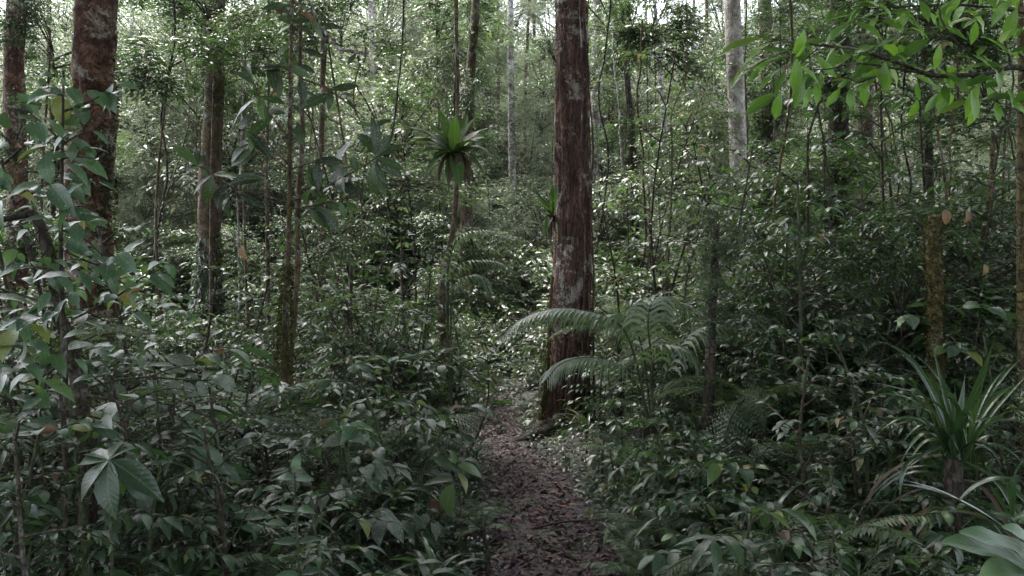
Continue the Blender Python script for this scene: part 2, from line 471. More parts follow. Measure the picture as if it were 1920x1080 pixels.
# leaf meshes shared by all leaf objects of a kind
def leaf_set(name, mat, ws, k=6, n=5, fold=(.1, .4), droop=(.2, .9), maxpos=(.4, .5), tail=.15, wave=.03):
    out = []
    for i in range(n):
        r = np.random.default_rng(i + hash(len(name)) % 97)
        t = leaf_tpl(k, r.uniform(*ws), r.uniform(*fold), r.uniform(*droop), r.uniform(*maxpos), tail, wave, i, r.uniform(-.05, .05))
        out.append(MB().add(t[0], t[1], t[2]).mesh(name, [mat]))
    return out
LS = dict(
    ovate=leaf_set("ovate_leaf", M_BLUE, (.38, .50), 7),
    dark=leaf_set("dark_leaf", M_DARK, (.32, .42), 6),
    leather=leaf_set("leathery_leaf", M_LEATHER, (.26, .34), 8, 6, (.05, .4), (.1, .9), (.5, .6), .05),
    bright=leaf_set("bright_leaf", M_BRIGHT, (.28, .38), 8, 6, (.1, .35), (.1, .8), (.5, .58), .12, .05),
    mid=leaf_set("mid_leaf", M_MID, (.36, .46), 6),
    grey=leaf_set("greyed_leaf", M_GREY, (.4, .5), 7, 5, (.1, .3), (.4, 1.0)),
    lance=leaf_set("lance_leaf", M_DARK, (.2, .28), 7, 5, (.1, .4), (.3, 1.0), (.4, .45), .2),
    dead=leaf_set("dead_leaf", M_PINK, (.35, .45), 7, 4, (.3, .8), (.8, 1.6)),
    blade=leaf_set("blade_leaf", M_STRAP, (.05, .075), 9, 6, (.2, .5), (.8, 1.7), (.4, .5), .1, .01),
    orange=leaf_set("orange_leaf", M_ORANGE, (.35, .45), 6, 4, (.1, .5), (.2, .8)),
)
T5 = leaf_tpl(2, .42, .25, .4)
T5N = leaf_tpl(2, .30, .25, .5)
DIA = diamond_tpl()
DIAN = diamond_tpl(.32)

def add_leaves(root, base, kind, leaves, smin=None):
    """Every leaf an object of its own under the plant."""
    ms = LS[kind]
    for (P, D, N, S) in leaves:
        m2 = LS['dead'] if random.random() < .013 and kind != 'bright' and kind != 'blade' else ms
        link("leaf", random.choice(m2), root, leaf_matrix(P, D, N, S, base))

# ------------------------------------------------------------------ ground, path
def grid_mesh(xs, ys, dz=0.0, zfun=None):
    X, Y = np.meshgrid(xs, ys)
    Z = hz(X, Y) + dz
    if zfun is not None: Z = Z + zfun(X, Y)
    V = np.stack([X, Y, Z], -1).reshape(-1, 3)
    nx = len(xs)
    i, j = np.meshgrid(np.arange(len(ys) - 1), np.arange(nx - 1), indexing='ij')
    Fq = np.stack([i * nx + j, i * nx + j + 1, (i + 1) * nx + j + 1, (i + 1) * nx + j], -1).reshape(-1, 4)
    return V, [Fq]
gx = np.concatenate([np.linspace(-110, -30, 9), np.linspace(-28, -5, 40), np.linspace(-4.6, 4.6, 100), np.linspace(5, 28, 40), np.linspace(30, 110, 9)])
gy = np.concatenate([np.linspace(-50, -10, 6), np.linspace(-8, 1.5, 14), np.linspace(1.7, 16, 140), np.linspace(17, 60, 50), np.linspace(66, 130, 8)])
V, Fs = grid_mesh(gx, gy)
tag(link("ground", MB().add(V, Fs).mesh("ground", [S_GROUND])), "dark forest soil under the plants", None, None, "structure")
ys = np.linspace(0.5, 10.9, 130)
rows, us = [], np.linspace(-1, 1, 15)
for y in ys:
    c, w = np.interp(y, PY, PC), np.interp(y, PY, PW) + .10
    jl, jr = noise.noise((y * 1.7, 0, 3)) * .14, noise.noise((y * 1.7, 9, 3)) * .14
    xs = c + us * w + np.where(us < 0, jl, jr) * np.abs(us)
    zz = hz(xs, np.full_like(xs, y)) + .006 + np.array([noise.noise((x * 3, y * 3, 0)) * .018 + noise.noise((x * 9, y * 9, 2)) * .01 for x in xs]) * (1 - np.abs(us) ** 3) + .012 * (1 - us ** 2)
    zz = np.where(np.abs(us) > .99, zz - .03, zz)
    rows.append(np.stack([xs, np.full_like(xs, y), zz], -1))
V = np.concatenate(rows)
nx = len(us)
i, j = np.meshgrid(np.arange(len(ys) - 1), np.arange(nx - 1), indexing='ij')
Fq = np.stack([i * nx + j, i * nx + j + 1, (i + 1) * nx + j + 1, (i + 1) * nx + j], -1).reshape(-1, 4)
tag(link("dirt_path", MB().add(V, [Fq]).mesh("dirt_path", [S_PATH])), "damp purplish brown footpath winding past the red trunk", None, None, "structure")

# ------------------------------------------------------------------ foliage masses shared by the trees
def foliage_mb(rx, ry, rz, sprays, per, ll, tpl, seed, shell=.35, mats=1, twig=True, spread=.5, droop=.25):
    r = np.random.default_rng(seed)
    mb = MB()
    # lumpy: sprays gather round clump centres so that gaps stay open
    nc = max(7, sprays // 26)
    c = unit(r.normal(size=(nc, 3))) * (.35 + .9 * r.random((nc, 1)) ** .7)
    wt = r.uniform(.4, 1.6, nc); idx = r.choice(nc, sprays, p=wt / wt.sum())
    sg = r.uniform(.10, .22, nc)[idx][:, None] * np.array([1.25, 1.25, .6])
    p = c[idx] + r.normal(size=(sprays, 3)) * sg
    P0 = p * np.array([rx, ry, rz])
    out = unit(P0 * np.array([1, 1, .6]) + r.normal(size=(sprays, 3)) * 1.0 * rx)
    out[:, 2] = out[:, 2] * .5 + .05
    out = unit(out)
    Ln = r.uniform(.5, 1.0, sprays) * spread
    Ps, Ds, Ns, Ss = [], [], [], []
    for q in range(per):
        t = (q + .6) / per
        side = 1 if q % 2 else -1
        lat = unit(np.cross(out, [0, 0, 1.0]))
        sag = np.zeros_like(P0); sag[:, 2] = -droop * Ln * t * t
        Ps.append(P0 + out * (Ln * t)[:, None] + sag + r.normal(size=P0.shape) * .02)
        d = out * r.uniform(.3, .8, (sprays, 1)) + lat * side * r.uniform(.5, 1, (sprays, 1)); d[:, 2] -= r.uniform(.0, .55, sprays)
        if q == per - 1: d = out.copy(); d[:, 2] -= .3
        Ds.append(d)
        n = r.normal(size=P0.shape) * .45; n[:, 2] += 1
        Ns.append(n)
        Ss.append(ll * r.uniform(.6, 1.25, sprays))
    rv = (r.random(sprays) * .55)
    R = np.concatenate([np.clip(rv + r.random(sprays) * .45, 0, 1) for _ in range(per)])
    scatter(mb, tpl, np.concatenate(Ps), np.concatenate(Ds), np.concatenate(Ns), np.concatenate(Ss), R)
    if twig:
        for cc in c:
            e = cc * np.array([rx, ry, rz]); a = np.array([0, 0, -.35 * rz + .3 * e[2]])
            Vt, Ft, Ut = tube(smooth_line([a, (a + e) / 2 + np.array([0, 0, .08 * rz]) + r.normal(size=3) * .05 * rx, e], 6), [.016 * rx, .006 * rx], 4, False)
            mb.add(Vt, Ft, Ut, 0, 1)
        k = min(sprays, 200)
        for s in range(k):
            a = P0[s] * .8; b = P0[s] + out[s] * Ln[s] * .9 - np.array([0, 0, droop * Ln[s] * .8])
            mid = P0[s] + np.array([0, 0, .03])
            Vt, Ft, Ut = tube([a, mid, b], [ll * .07, ll * .05, ll * .02], 3, False)
            mb.add(Vt, Ft, Ut, 0, 1)
    return mb

def crown_meshes(name, mat, specs):
    return [foliage_mb(*s).mesh(name, [mat, B_TWIG]) for s in specs]
# (rx, ry, rz, sprays, leaves per spray, leaf length, template, seed)
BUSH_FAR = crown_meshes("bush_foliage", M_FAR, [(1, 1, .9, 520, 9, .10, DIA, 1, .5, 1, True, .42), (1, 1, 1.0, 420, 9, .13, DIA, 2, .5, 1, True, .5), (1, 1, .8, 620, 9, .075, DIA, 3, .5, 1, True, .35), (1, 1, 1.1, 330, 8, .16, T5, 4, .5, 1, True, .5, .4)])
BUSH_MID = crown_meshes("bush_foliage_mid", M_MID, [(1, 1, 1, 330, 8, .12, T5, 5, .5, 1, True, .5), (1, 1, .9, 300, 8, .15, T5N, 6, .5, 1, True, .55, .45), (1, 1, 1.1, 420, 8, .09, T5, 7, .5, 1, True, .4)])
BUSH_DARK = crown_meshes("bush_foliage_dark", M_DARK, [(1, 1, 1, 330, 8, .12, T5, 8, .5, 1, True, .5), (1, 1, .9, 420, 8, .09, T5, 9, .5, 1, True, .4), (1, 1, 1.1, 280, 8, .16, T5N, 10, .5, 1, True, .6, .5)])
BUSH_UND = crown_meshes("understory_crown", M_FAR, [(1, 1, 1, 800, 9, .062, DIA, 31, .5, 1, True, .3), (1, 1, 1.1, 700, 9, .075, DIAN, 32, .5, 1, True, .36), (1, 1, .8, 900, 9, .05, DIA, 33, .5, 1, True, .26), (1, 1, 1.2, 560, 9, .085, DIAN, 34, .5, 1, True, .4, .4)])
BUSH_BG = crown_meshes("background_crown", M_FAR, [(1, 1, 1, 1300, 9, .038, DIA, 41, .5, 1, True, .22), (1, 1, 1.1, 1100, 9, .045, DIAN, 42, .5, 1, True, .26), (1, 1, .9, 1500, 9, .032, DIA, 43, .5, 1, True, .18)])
CROWN = crown_meshes("canopy_crown", M_CANOPY, [(3.2, 3.2, 1.5, 760, 9, .24, DIA, 12, .5, 1, True, 1.0), (3.6, 3.0, 1.3, 700, 9, .27, DIA, 13, .5, 1, True, 1.1), (2.8, 3.2, 1.8, 800, 9, .22, DIA, 14, .5, 1, True, .9)])

CROWN_THIN = crown_meshes("canopy_crown_thin", M_CANOPY, [(3.2, 3.2, 1.5, 150, 8, .20, DIA, 15, .5, 1, True, 1.0), (3.4, 3.0, 1.6, 130, 8, .22, DIA, 16, .5, 1, True, 1.1)])

def fol(name, meshes, parent, p, s, kind="stuff", idx=None):
    me = meshes[idx] if idx is not None else random.choice(meshes)
    s = np.atleast_1d(s); s = s if len(s) == 3 else np.repeat(s, 3)
    s = s * np.array([random.uniform(.75, 1.35), random.uniform(.75, 1.35), random.uniform(.75, 1.2)])
    M = Matrix.Translation(Vector([float(c) for c in p])) @ Matrix.Rotation(random.uniform(0, 6.28), 4, 'Z') @ Matrix.Rotation(random.uniform(-.15, .15), 4, 'X') @ Matrix.Diagonal((*[float(c) for c in s], 1))
    o = link(name, me, parent, M)
    if kind: o["kind"] = kind
    return o

# ------------------------------------------------------------------ trees with visible trunks
def trunk_mesh(name, pts, radii, mat, sides=14, rough=.06, flare=0.0, lobes=None, n=None, freq=1.0, fissure=0.0):
    pts = np.asarray(pts, float)
    H = abs(pts[-1][2] - pts[0][2])
    n = n or int(max(14, min(110, H * 11)))
    line = smooth_line(pts, n)
    V, Fs, UV = tube(line, radii, sides)
    r0 = np.atleast_1d(radii)[0]
    ctr = np.repeat(line, sides, axis=0)
    D = V[:n * sides] - ctr
    rad = np.linalg.norm(D, axis=1, keepdims=True)
    for q in range(n * sides):
        p = V[q]
        s = 1.0 + rough * (noise.noise((p[0] * 6 * freq, p[1] * 6 * freq, p[2] * 1.6 * freq)) + .6 * noise.noise((p[0] * 15 * freq, p[1] * 15 * freq, p[2] * 5 * freq)))
        if fissure:
            th_ = math.atan2(D[q][1], D[q][0])
            f1 = abs(noise.noise((math.cos(th_) * 4.5, math.sin(th_) * 4.5, p[2] * .9)))
            f2 = noise.noise((math.cos(th_) * 9, math.sin(th_) * 9, p[2] * 3.5))
            s += fissure * (min(f1 * 4, 1) - 1) + fissure * .5 * (1 if f2 > .12 else 0) + fissure * .3 * noise.noise((p[0] * 40, p[1] * 40, p[2] * 25))
        h = ctr[q][2] - line[0][2]
        if flare > 0:
            th = math.atan2(D[q][1], D[q][0])
            fl = flare * math.exp(-max(h, 0) / (r0 * 3.2))
            if lobes:
                l = sum(max(0, math.cos((th - a))) ** pw * g for a, pw, g in lobes)
            else:
                l = .5 + .5 * math.cos(th * 4 + 1)
            s += fl * l
        D[q] *= s
    V[:n * sides] = ctr + D
    return MB().add(V, Fs, UV).mesh(name, [mat])

def tree(name, label, pxs, Y, mat, group=None, crown_h=None, crown=None, crown_s=1.0, top=None, **kw):
    """pxs: (px, py, width in px) from the highest seen point down; the trunk goes on to the ground and up to its crown."""
    p = [at(a, b, Y) for a, b, _ in pxs]
    r = [w / 2 / F_PX * Y for _, _, w in pxs]
    g = p[-1].copy()
    gz = float(hz(g[0], g[1])) - .05
    if g[2] > gz + .1:
        d = (p[-1] - p[-2]); d = d / max(abs(d[2]), .2)
        g2 = p[-1] + np.array([d[0], 0, -1.0 * 0]) * 0
        p.append(np.array([p[-1][0] + d[0] * (p[-1][2] - gz) * .5, Y, gz])); r.append(r[-1] * 1.12)
    else:
        p[-1][2] = gz
    root_loc = p[-1].copy()
    ch = crown_h
    if ch is not None:
        d = p[0] - p[1]; d = d / max(d[2], .3)
        p.insert(0, p[0] + np.array([d[0] * .6, 0.1, 1.0]) * (ch - p[0][2])); r.insert(0, r[0] * .7)
    t = thing(name, root_loc, label, "tree", group)
    loc = np.array(root_loc)
    P = [q - loc for q in p][::-1]
    link("trunk", trunk_mesh("trunk", P, r[::-1], mat, **kw), t)
    if ch is not None:
        top_p = p[0] - loc
        mb = MB()
        for q in range(5):
            a = q * 1.256 + random.random()
            e = top_p + np.array([math.cos(a) * 2 * crown_s, math.sin(a) * 2 * crown_s, random.uniform(.3, 1.4) * crown_s])
            s0 = top_p - np.array([0, 0, .2 + .25 * q])
            Vt, Ft, Ut = tube(smooth_line([s0, (s0 + e) / 2 + np.array([0, 0, .3]), e], 6), [r[0] * .5, r[0] * .15], 5)
            mb.add(Vt, Ft, Ut)
        link("limb", mb.mesh("limb", [mat]), t)
        fol("crown", crown or (CROWN if Y < 10.8 else CROWN_THIN), t, top_p + np.array([0, 0, .8]), crown_s * (1 if Y < 13 else .7))
    return t, p, r

HEROES = {}
# the red-brown tree beside the path
HEROES['red'] = tree("red_barked_tree", "thick reddish brown trunk with flaking bark standing beside the path", [(1070, 0, 56), (1072, 200, 62), (1075, 400, 68), (1071, 560, 66), (1066, 700, 68), (1060, 822, 70)], 9.0, B_RED,
     crown_h=10.5, crown_s=1.2, sides=96, rough=.10, flare=.6, n=240, fissure=.10,
     lobes=[(math.pi * 1.02, 5, 1.0), (0.1, 4, .9), (math.pi * 1.5, 10, .35), (math.pi * .5, 3, .6)])
HEROES['mossy'] = tree("mossy_tree", "stout reddish trunk crusted with moss behind the leafy shrub", [(183, 0, 72), (180, 200, 74), (163, 310, 78), (166, 430, 74), (176, 600, 80)], 7.6, B_MOSSY, crown_h=9.5, crown_s=1.1, sides=48, rough=.24, flare=.3, n=170, fissure=.06)
tree("mossy_tree", "slender dark mossy trunk at the picture edge beside the stout mossy trunk", [(34, 0, 34), (28, 200, 36), (33, 380, 36), (28, 600, 40)], 7.0, B_MOSSY, crown_h=9, crown_s=.9, sides=18, rough=.2)
HEROES['fernclad'] = tree("mossy_tree", "brown trunk with pale lichen and ferny moss wrapped round its foot", [(404, 0, 34), (402, 200, 36), (394, 330, 40), (392, 470, 42), (388, 600, 48)], 11.5, B_BROWN, crown_h=10, crown_s=1.1, sides=22, rough=.16)
tree("forest_tree", "dark brown mossy trunk behind the nest fern with a shaggy clump on it", [(892, 0, 15), (884, 120, 18), (876, 250, 22), (874, 400, 24), (880, 560, 24), (884, 660, 26)], 14, B_BROWN, crown_h=12, crown_s=1.1, sides=16, rough=.14)
tree("pale_tree", "straight thin trunk mottled white and grey in front of the far bushes", [(957, 0, 11), (958, 160, 12), (960, 300, 14), (963, 420, 14), (968, 560, 16)], 21, B_MOTTLE, crown_h=14, crown_s=1.2, sides=14, rough=.1)
tree("pale_tree", "short bright whitish stretch of a far trunk in the palest part of the wood", [(697, -20, 13), (698, 60, 13), (702, 200, 14), (706, 330, 15)], 28, B_PALE, crown_h=16, crown_s=1.3, sides=12, rough=.05)
tree("pale_tree", "broad smooth pale trunk with a thin liana running down one side", [(1372, 0, 31), (1381, 200, 31), (1386, 330, 33), (1392, 520, 34)], 15, B_PALE, crown_h=12, crown_s=1.1, sides=22, rough=.05)
tree("forest_tree", "reddish trunk close behind the broad pale trunk", [(1433, 0, 26), (1438, 90, 26), (1442, 260, 28), (1446, 480, 30)], 17, B_RED, crown_h=12, crown_s=1.2, sides=16, rough=.1)
tree("forest_tree", "dark mossy trunk hung with creepers behind the bright leafy bough", [(1575, 0, 36), (1573, 200, 36), (1570, 380, 38), (1562, 560, 44), (1560, 680, 46)], 11, B_DARK, crown_h=11, crown_s=1.1, sides=20, rough=.2)
tree("forest_tree", "smooth reddish trunk partly hidden by the bright leafy bough", [(1617, 0, 30), (1622, 150, 30), (1624, 300, 30), (1628, 500, 32)], 14, B_RED, crown_h=12, crown_s=1.1, sides=16, rough=.08)
tree("forest_tree", "thin near-black trunk between bright bough and mossy broken stem", [(1738, 0, 14), (1740, 200, 14), (1744, 380, 16), (1750, 560, 18)], 10, B_DARK, crown_h=10, crown_s=.9, sides=12, rough=.12)
tree("forest_tree", "thin dark upright trunk between the red trunk and the pale trunk", [(1176, 150, 11), (1184, 240, 14), (1190, 360, 14), (1194, 520, 16)], 16, B_DARK, crown_h=7.2, crown=BUSH_MID, crown_s=.9, sides=10, rough=.15)
tree("pale_tree", "thin leaning whitish trunk low between red and pale trunks", [(1238, 150, 9), (1243, 210, 10), (1250, 310, 11), (1256, 460, 12)], 22, B_MOTTLE, crown_h=10, crown=BUSH_FAR, crown_s=1.4, sides=10, rough=.08)
tree("sapling_tree", "dark thin trunk clothed in small leaves beyond the palm", [(1344, 420, 12), (1336, 560, 17), (1331, 700, 21), (1327, 810, 24)], 5.6, B_DARK, sides=12, rough=.15)
tree("sapling_tree", "thin mossy stem rising beside the twin-stemmed sapling", [(500, 330, 6), (501, 430, 7), (503, 560, 8)], 9, B_BROWN, crown_h=4.2, crown=BUSH_MID, crown_s=.5, sides=8, rough=.15)
tree("sapling_tree", "slim brown trunk with lichen between the twin stems and nest fern", [(602, 330, 12), (603, 430, 14), (604, 560, 15)], 12, B_BROWN, crown_h=6, crown=BUSH_MID, crown_s=.8, sides=10, rough=.15)
tree("forest_tree", "pale brown far trunk standing right behind the red trunk", [(1120, 0, 17), (1116, 200, 18), (1112, 400, 18), (1110, 560, 20)], 18, B_MOTTLE, crown_h=13, crown_s=1.1, sides=14, rough=.1)
tree("sapling_tree", "dark thin stem at the picture edge above the strap-leaved plant", [(1912, 0, 12), (1914, 300, 14), (1916, 700, 16), (1917, 900, 18)], 5, B_ORANGE, crown_h=5.5, crown=BUSH_DARK, crown_s=.7, sides=10, rough=.2)
far = [(250, 26, 12, 'm'), (318, 30, 10, 'p'), (470, 24, 9, 'd'), (590, 30, 10, 'd'), (640, 22, 8, 'd'), (760, 26, 10, 'd'), (800, 34, 9, 'm'), (905, 32, 10, 'm'), (932, 26, 7, 'd'), (985, 24, 9, 'd'), (1012, 32, 8, 'd'), (1145, 28, 9, 'd'),
       (1210, 34, 10, 'm'), (1290, 26, 10, 'm'), (1330, 32, 10, 'd'), (1480, 24, 16, 'd'), (1520, 30, 10, 'd'), (1680, 22, 13, 'd'), (1790, 20, 12, 'd'), (1850, 26, 12, 'm'), (100, 18, 12, 'd'), (540, 36, 9, 'p'), (740, 38, 9, 'p'), (1170, 38, 9, 'p'), (1400, 36, 9, 'm')]
fl = {'d': ("dark thin trunk far off among the grey-green bushes", "dark far trunks"), 'm': ("mottled grey thin trunk far off among the bushes", "mottled far trunks"), 'p': ("whitish thin trunk far off in the pale foliage", "whitish far trunks")}
for (px, Y, w, k) in far:
    j = random.uniform(-14, 14)
    tree("far_tree", fl[k][0], [(px + j, -10, w * .6), (px + j * .4 + random.uniform(-5, 5), 200, w * .72), (px, 380, w * .78)], Y, {'d': B_BROWN, 'm': B_MOTTLE, 'p': B_PALE}[k], fl[k][1], crown_h=random.uniform(11, 16), crown_s=random.uniform(.9, 1.3), sides=9, rough=.1, n=18)
    ft = [o for o in COL.objects if o.name.startswith("far_tree")][-1]
    for _ in range(4):
        q = at(px + random.gauss(0, 12), random.uniform(-20, 380), Y) - np.array(ft.location)
        fol("foliage", BUSH_UND, ft, q, random.uniform(.35, .7))

# unseen trees added round the viewpoint so that their crowns shade the foreground
for (x, y, h, s) in [(-5.5, 1.5, 9, 1.1), (6, 2, 9, 1.1), (-1.5, -4, 9, 1.2), (3.5, -5, 10, 1.2), (-7, -5, 9, 1.2), (8.5, -3.5, 10, 1.2), (0.5, -10, 10, 1.3), (-6, -11, 9, 1.3), (7, -11, 10, 1.3),
                     (8.5, 7.5, 10, 1.2), (-9.5, 5.5, 10, 1.1), (12, 2, 10, 1.2), (-12, -1, 10, 1.2), (4.2, 3.2, 7.5, .9), (5.5, 6.5, 8, 1.0), (2.6, .5, 8, 1.1), (-3.4, .6, 8.5, 1.1), (-3.9, 4.6, 8.5, 1.1), (6.2, 7.8, 9, .9), (9.5, 10, 10, 1.2)]:
    t = thing("unseen_shade_tree", (x, y, float(hz(x, y)) - .05), "unseen forest tree added to shade the foreground with its crown", "tree", "unseen trees added for overhead shade")
    link("trunk", trunk_mesh("trunk", [(0, 0, 0), (random.uniform(-.2, .2), .1, h * .5), (random.uniform(-.3, .3), 0, h + .8)], [.2, .16, .08], B_BROWN, sides=12, rough=.1, n=24), t)
    fol("crown", CROWN, t, (0, 0, h + .8), s)

# ------------------------------------------------------------------ guards: what must stay in sight
GUARDS = [(1015, 1118, 0, 830, 8.6), (910, 1150, 800, 1090, 11), (120, 325, 845, 990, 2.45), (505, 640, 885, 1090, 2.7), (255, 460, 655, 775, 3.3), (640, 765, 775, 870, 3.8), (800, 915, 840, 975, 4.1), (1480, 1650, 710, 860, 4.2), (930, 1320, 560, 715, 5.8), (1640, 1900, 640, 1000, 3.9), (140, 222, 0, 140, 7.5), (775, 905, 215, 330, 7.9),
          (378, 432, 0, 600, 11), (445, 715, 40, 640, 5.8), (205, 375, 290, 500, 15), (835, 965, 470, 550, 6.3), (945, 972, 0, 330, 20), (688, 708, 0, 110, 27), (1350, 1408, 0, 320, 14.5), (870, 890, 0, 480, 13.5),
          (985, 1040, 335, 450, 8.8), (1730, 1775, 400, 590, 5.1), (1360, 1560, 60, 230, 13), (0, 70, 0, 130, 6.5), (1314, 1346, 560, 790, 5.3), (1170, 1200, 170, 370, 15), (1555, 1640, 0, 200, 10.5)]
def clear(px, pxr, top, bot, Y):
    for a, b, c, d, gy in GUARDS:
        if Y < gy and px + pxr > a and px - pxr < b and top < d and bot > c:
            return False
    return True

MARKS_FAR = [(30, "slender edge trunk"), (175, "stout mossy trunk"), (275, "fern clearing"), (395, "lichened trunk"), (545, "twin stems"), (690, "leathery leaf whorl"), (850, "nest fern"), (960, "mottled trunk"), (1070, "red trunk"), (1186, "dark upright trunk"),
             (1380, "pale trunk"), (1440, "reddish far trunk"), (1570, "creeper-hung trunk"), (1625, "smooth reddish trunk"), (1742, "near-black trunk"), (1845, "slanting mossy vine"), (1914, "mossy edge stem")]
MARKS_NEAR = [(30, "slender edge trunk"), (140, "crooked stem"), (250, "close shrub"), (395, "lichened trunk"), (540, "sapling's mossy foot"), (690, "dusty shrub"), (850, "crooked mossy stem"), (960, "path bend"), (1060, "red trunk foot"), (1220, "arching palm"),
              (1330, "climber-clad trunk"), (1470, "dim palm"), (1560, "airy tiny-leaved shrub"), (1752, "broken stem"), (1795, "strap-leaved rosette"), (1914, "mossy edge stem")]
def place_words(px, Y):
    M = MARKS_NEAR if Y < 8 else MARKS_FAR
    k = min(range(len(M)), key=lambda i: abs(M[i][0] - px))
    d = px - M[k][0]
    if abs(d) < 22: return ("below the " if Y < 8 else "behind the ") + M[k][1]
    o = k + (1 if d > 0 else -1)
    if o < 0 or o >= len(M): return "at the picture edge past the " + M[k][1]
    gap = abs(M[o][0] - M[k][0])
    if abs(d) > .38 * gap: return f"midway between {M[min(k, o)][1]} and {M[max(k, o)][1]}"
    return f"near the {M[k][1]} towards the {M[o][1]}"
def dist_words(Y):
    return "near" if Y < 4.6 else "mid-distance" if Y < 8.5 else "more distant" if Y < 14 else "far"

# ------------------------------------------------------------------ shrubs and saplings
def arch(base, H, spread, nb, lpb, ll, style='alt', lean=None, seed=None, droop=.35, stem_r=None, bare=.2):
    """Stem, branches and leaf placements (world) for one shrub."""
    r = np.random.default_rng(seed if seed is not None else rng.integers(1 << 30))
    base = np.asarray(base, float)
    lean = r.normal(size=2) * .12 if lean is None else np.asarray(lean)
    tp = base + np.array([lean[0] * H, lean[1] * H, H])
    mid = (base + tp) / 2 + np.append(r.normal(size=2) * .05 * H, 0)
    stem = smooth_line([base, mid, tp], 9)
    sr = stem_r or .006 + .006 * H
    tubes = [(stem, [sr, sr * .45], 6)]
    leaves = []
    def leaf_on(p, d, up, s):
        n = np.array([0, 0, 1.0]) + r.normal(size=3) * .35
        leaves.append((p, d, n, s))
    az = r.uniform(0, 6.28)
    for b in range(nb):
        t = bare + (1 - bare) * (b + r.uniform(.2, .8)) / nb
        p0 = stem[0] + 0
        k = t * (len(stem) - 1); i0 = min(int(k), len(stem) - 2)
        p0 = stem[i0] * (1 - (k - i0)) + stem[i0 + 1] * (k - i0)
        az += 2.4 + r.normal() * .4
        L = spread * (1.05 - .55 * t) * r.uniform(.7, 1.2)
        el = r.uniform(.15, .75)
        d = np.array([math.cos(az) * math.cos(el), math.sin(az) * math.cos(el), math.sin(el)])
        e1 = p0 + d * L * .55
        d2 = d * np.array([1, 1, 0]); d2[2] = math.sin(el) - droop * 1.6
        e2 = e1 + unit(d2) * L * .5
        line = smooth_line([p0, e1, e2], 7)
        tubes.append((line, [sr * .45, sr * .15], 4))
        T = unit(np.gradient(line, axis=0))
        for q in range(lpb):
            u = (.18 + .82 * (q + .5) / lpb) * 6; i1 = min(int(u), 5)
            p = line[i1] * (1 - (u - i1)) + line[i1 + 1] * (u - i1)
            tt = T[i1]; lat = unit(np.cross(tt, [0, 0, 1.0]))
            s = 1 if q % 2 else -1
            a = r.uniform(.6, 1.1)
            dd = tt * math.cos(a) + lat * s * math.sin(a) - np.array([0, 0, r.uniform(.05, droop * 1.6)])
            leaf_on(p, dd, None, ll * r.uniform(.65, 1.2))
        leaf_on(line[-1], T[-1] - np.array([0, 0, .25]), None, ll * r.uniform(.8, 1.1))
    for q in range(4):
        a = az + q * 1.6
        leaf_on(tp, np.array([math.cos(a), math.sin(a), r.uniform(-.1, .7)]), None, ll * r.uniform(.6, 1.0))
    return tubes, leaves

def build_plant(name, base, tubes, leaves, kind, label, cat, group, stem_mat=None, joined=None, stem_name="stem"):
    t = thing(name, base, label, cat, group)
    base = np.asarray(base, float)
    mb = MB()
    for (line, rr, sd) in tubes:
        Vt, Ft, Ut = tube(np.asarray(line) - base, rr, sd)
        mb.add(Vt, Ft, Ut)
    link(stem_name, mb.mesh(stem_name, [stem_mat or B_STEM]), t)
    if joined is None:
        add_leaves(t, base, kind, leaves)
    else:
        fm = MB()
        P, D, N, S = [np.array(x) for x in zip(*leaves)]
        scatter(fm, joined[0], P - base, D, N, S)
        tag(link("foliage", fm.mesh("foliage", [joined[1]]), t), kind="stuff")
    return t

KIND_WORDS = {'ovate': ("broad bluish leaves", "broad-leaved shrubs"), 'dark': ("dark glossy leaves", "dark glossy shrubs"), 'mid': ("fresh green leaves", "fresh green shrubs"),
              'lance': ("narrow dark leaves", "narrow-leaved shrubs"), 'grey': ("dull spotted leaves", "grey spotted shrubs")}

def prof(xs, ys, px): return float(np.interp(px, xs, ys))
NEAR_X = [-150, 0, 150, 330, 480, 600, 760, 880, 900, 1180, 1200, 1330, 1480, 1640, 1760, 1920, 2050]
NEAR_Y = [560, 600, 640, 690, 740, 770, 800, 900, 1000, 1040, 960, 900, 830, 740, 700, 640, 600]
MID_X = [-150, 0, 250, 400, 520, 700, 840, 900, 1000, 1030, 1120, 1200, 1330, 1500, 1700, 1920, 2100]
MID_Y = [420, 440, 560, 620, 600, 560, 620, 720, 760, 800, 720, 640, 520, 440, 400, 360, 340]
FM_X = [-150, 0, 200, 380, 450, 700, 850, 950, 1040, 1120, 1300, 1500, 1920, 2100]
FM_Y = [250, 280, 420, 470, 330, 280, 380, 420, 440, 300, 280, 220, 150, 150]

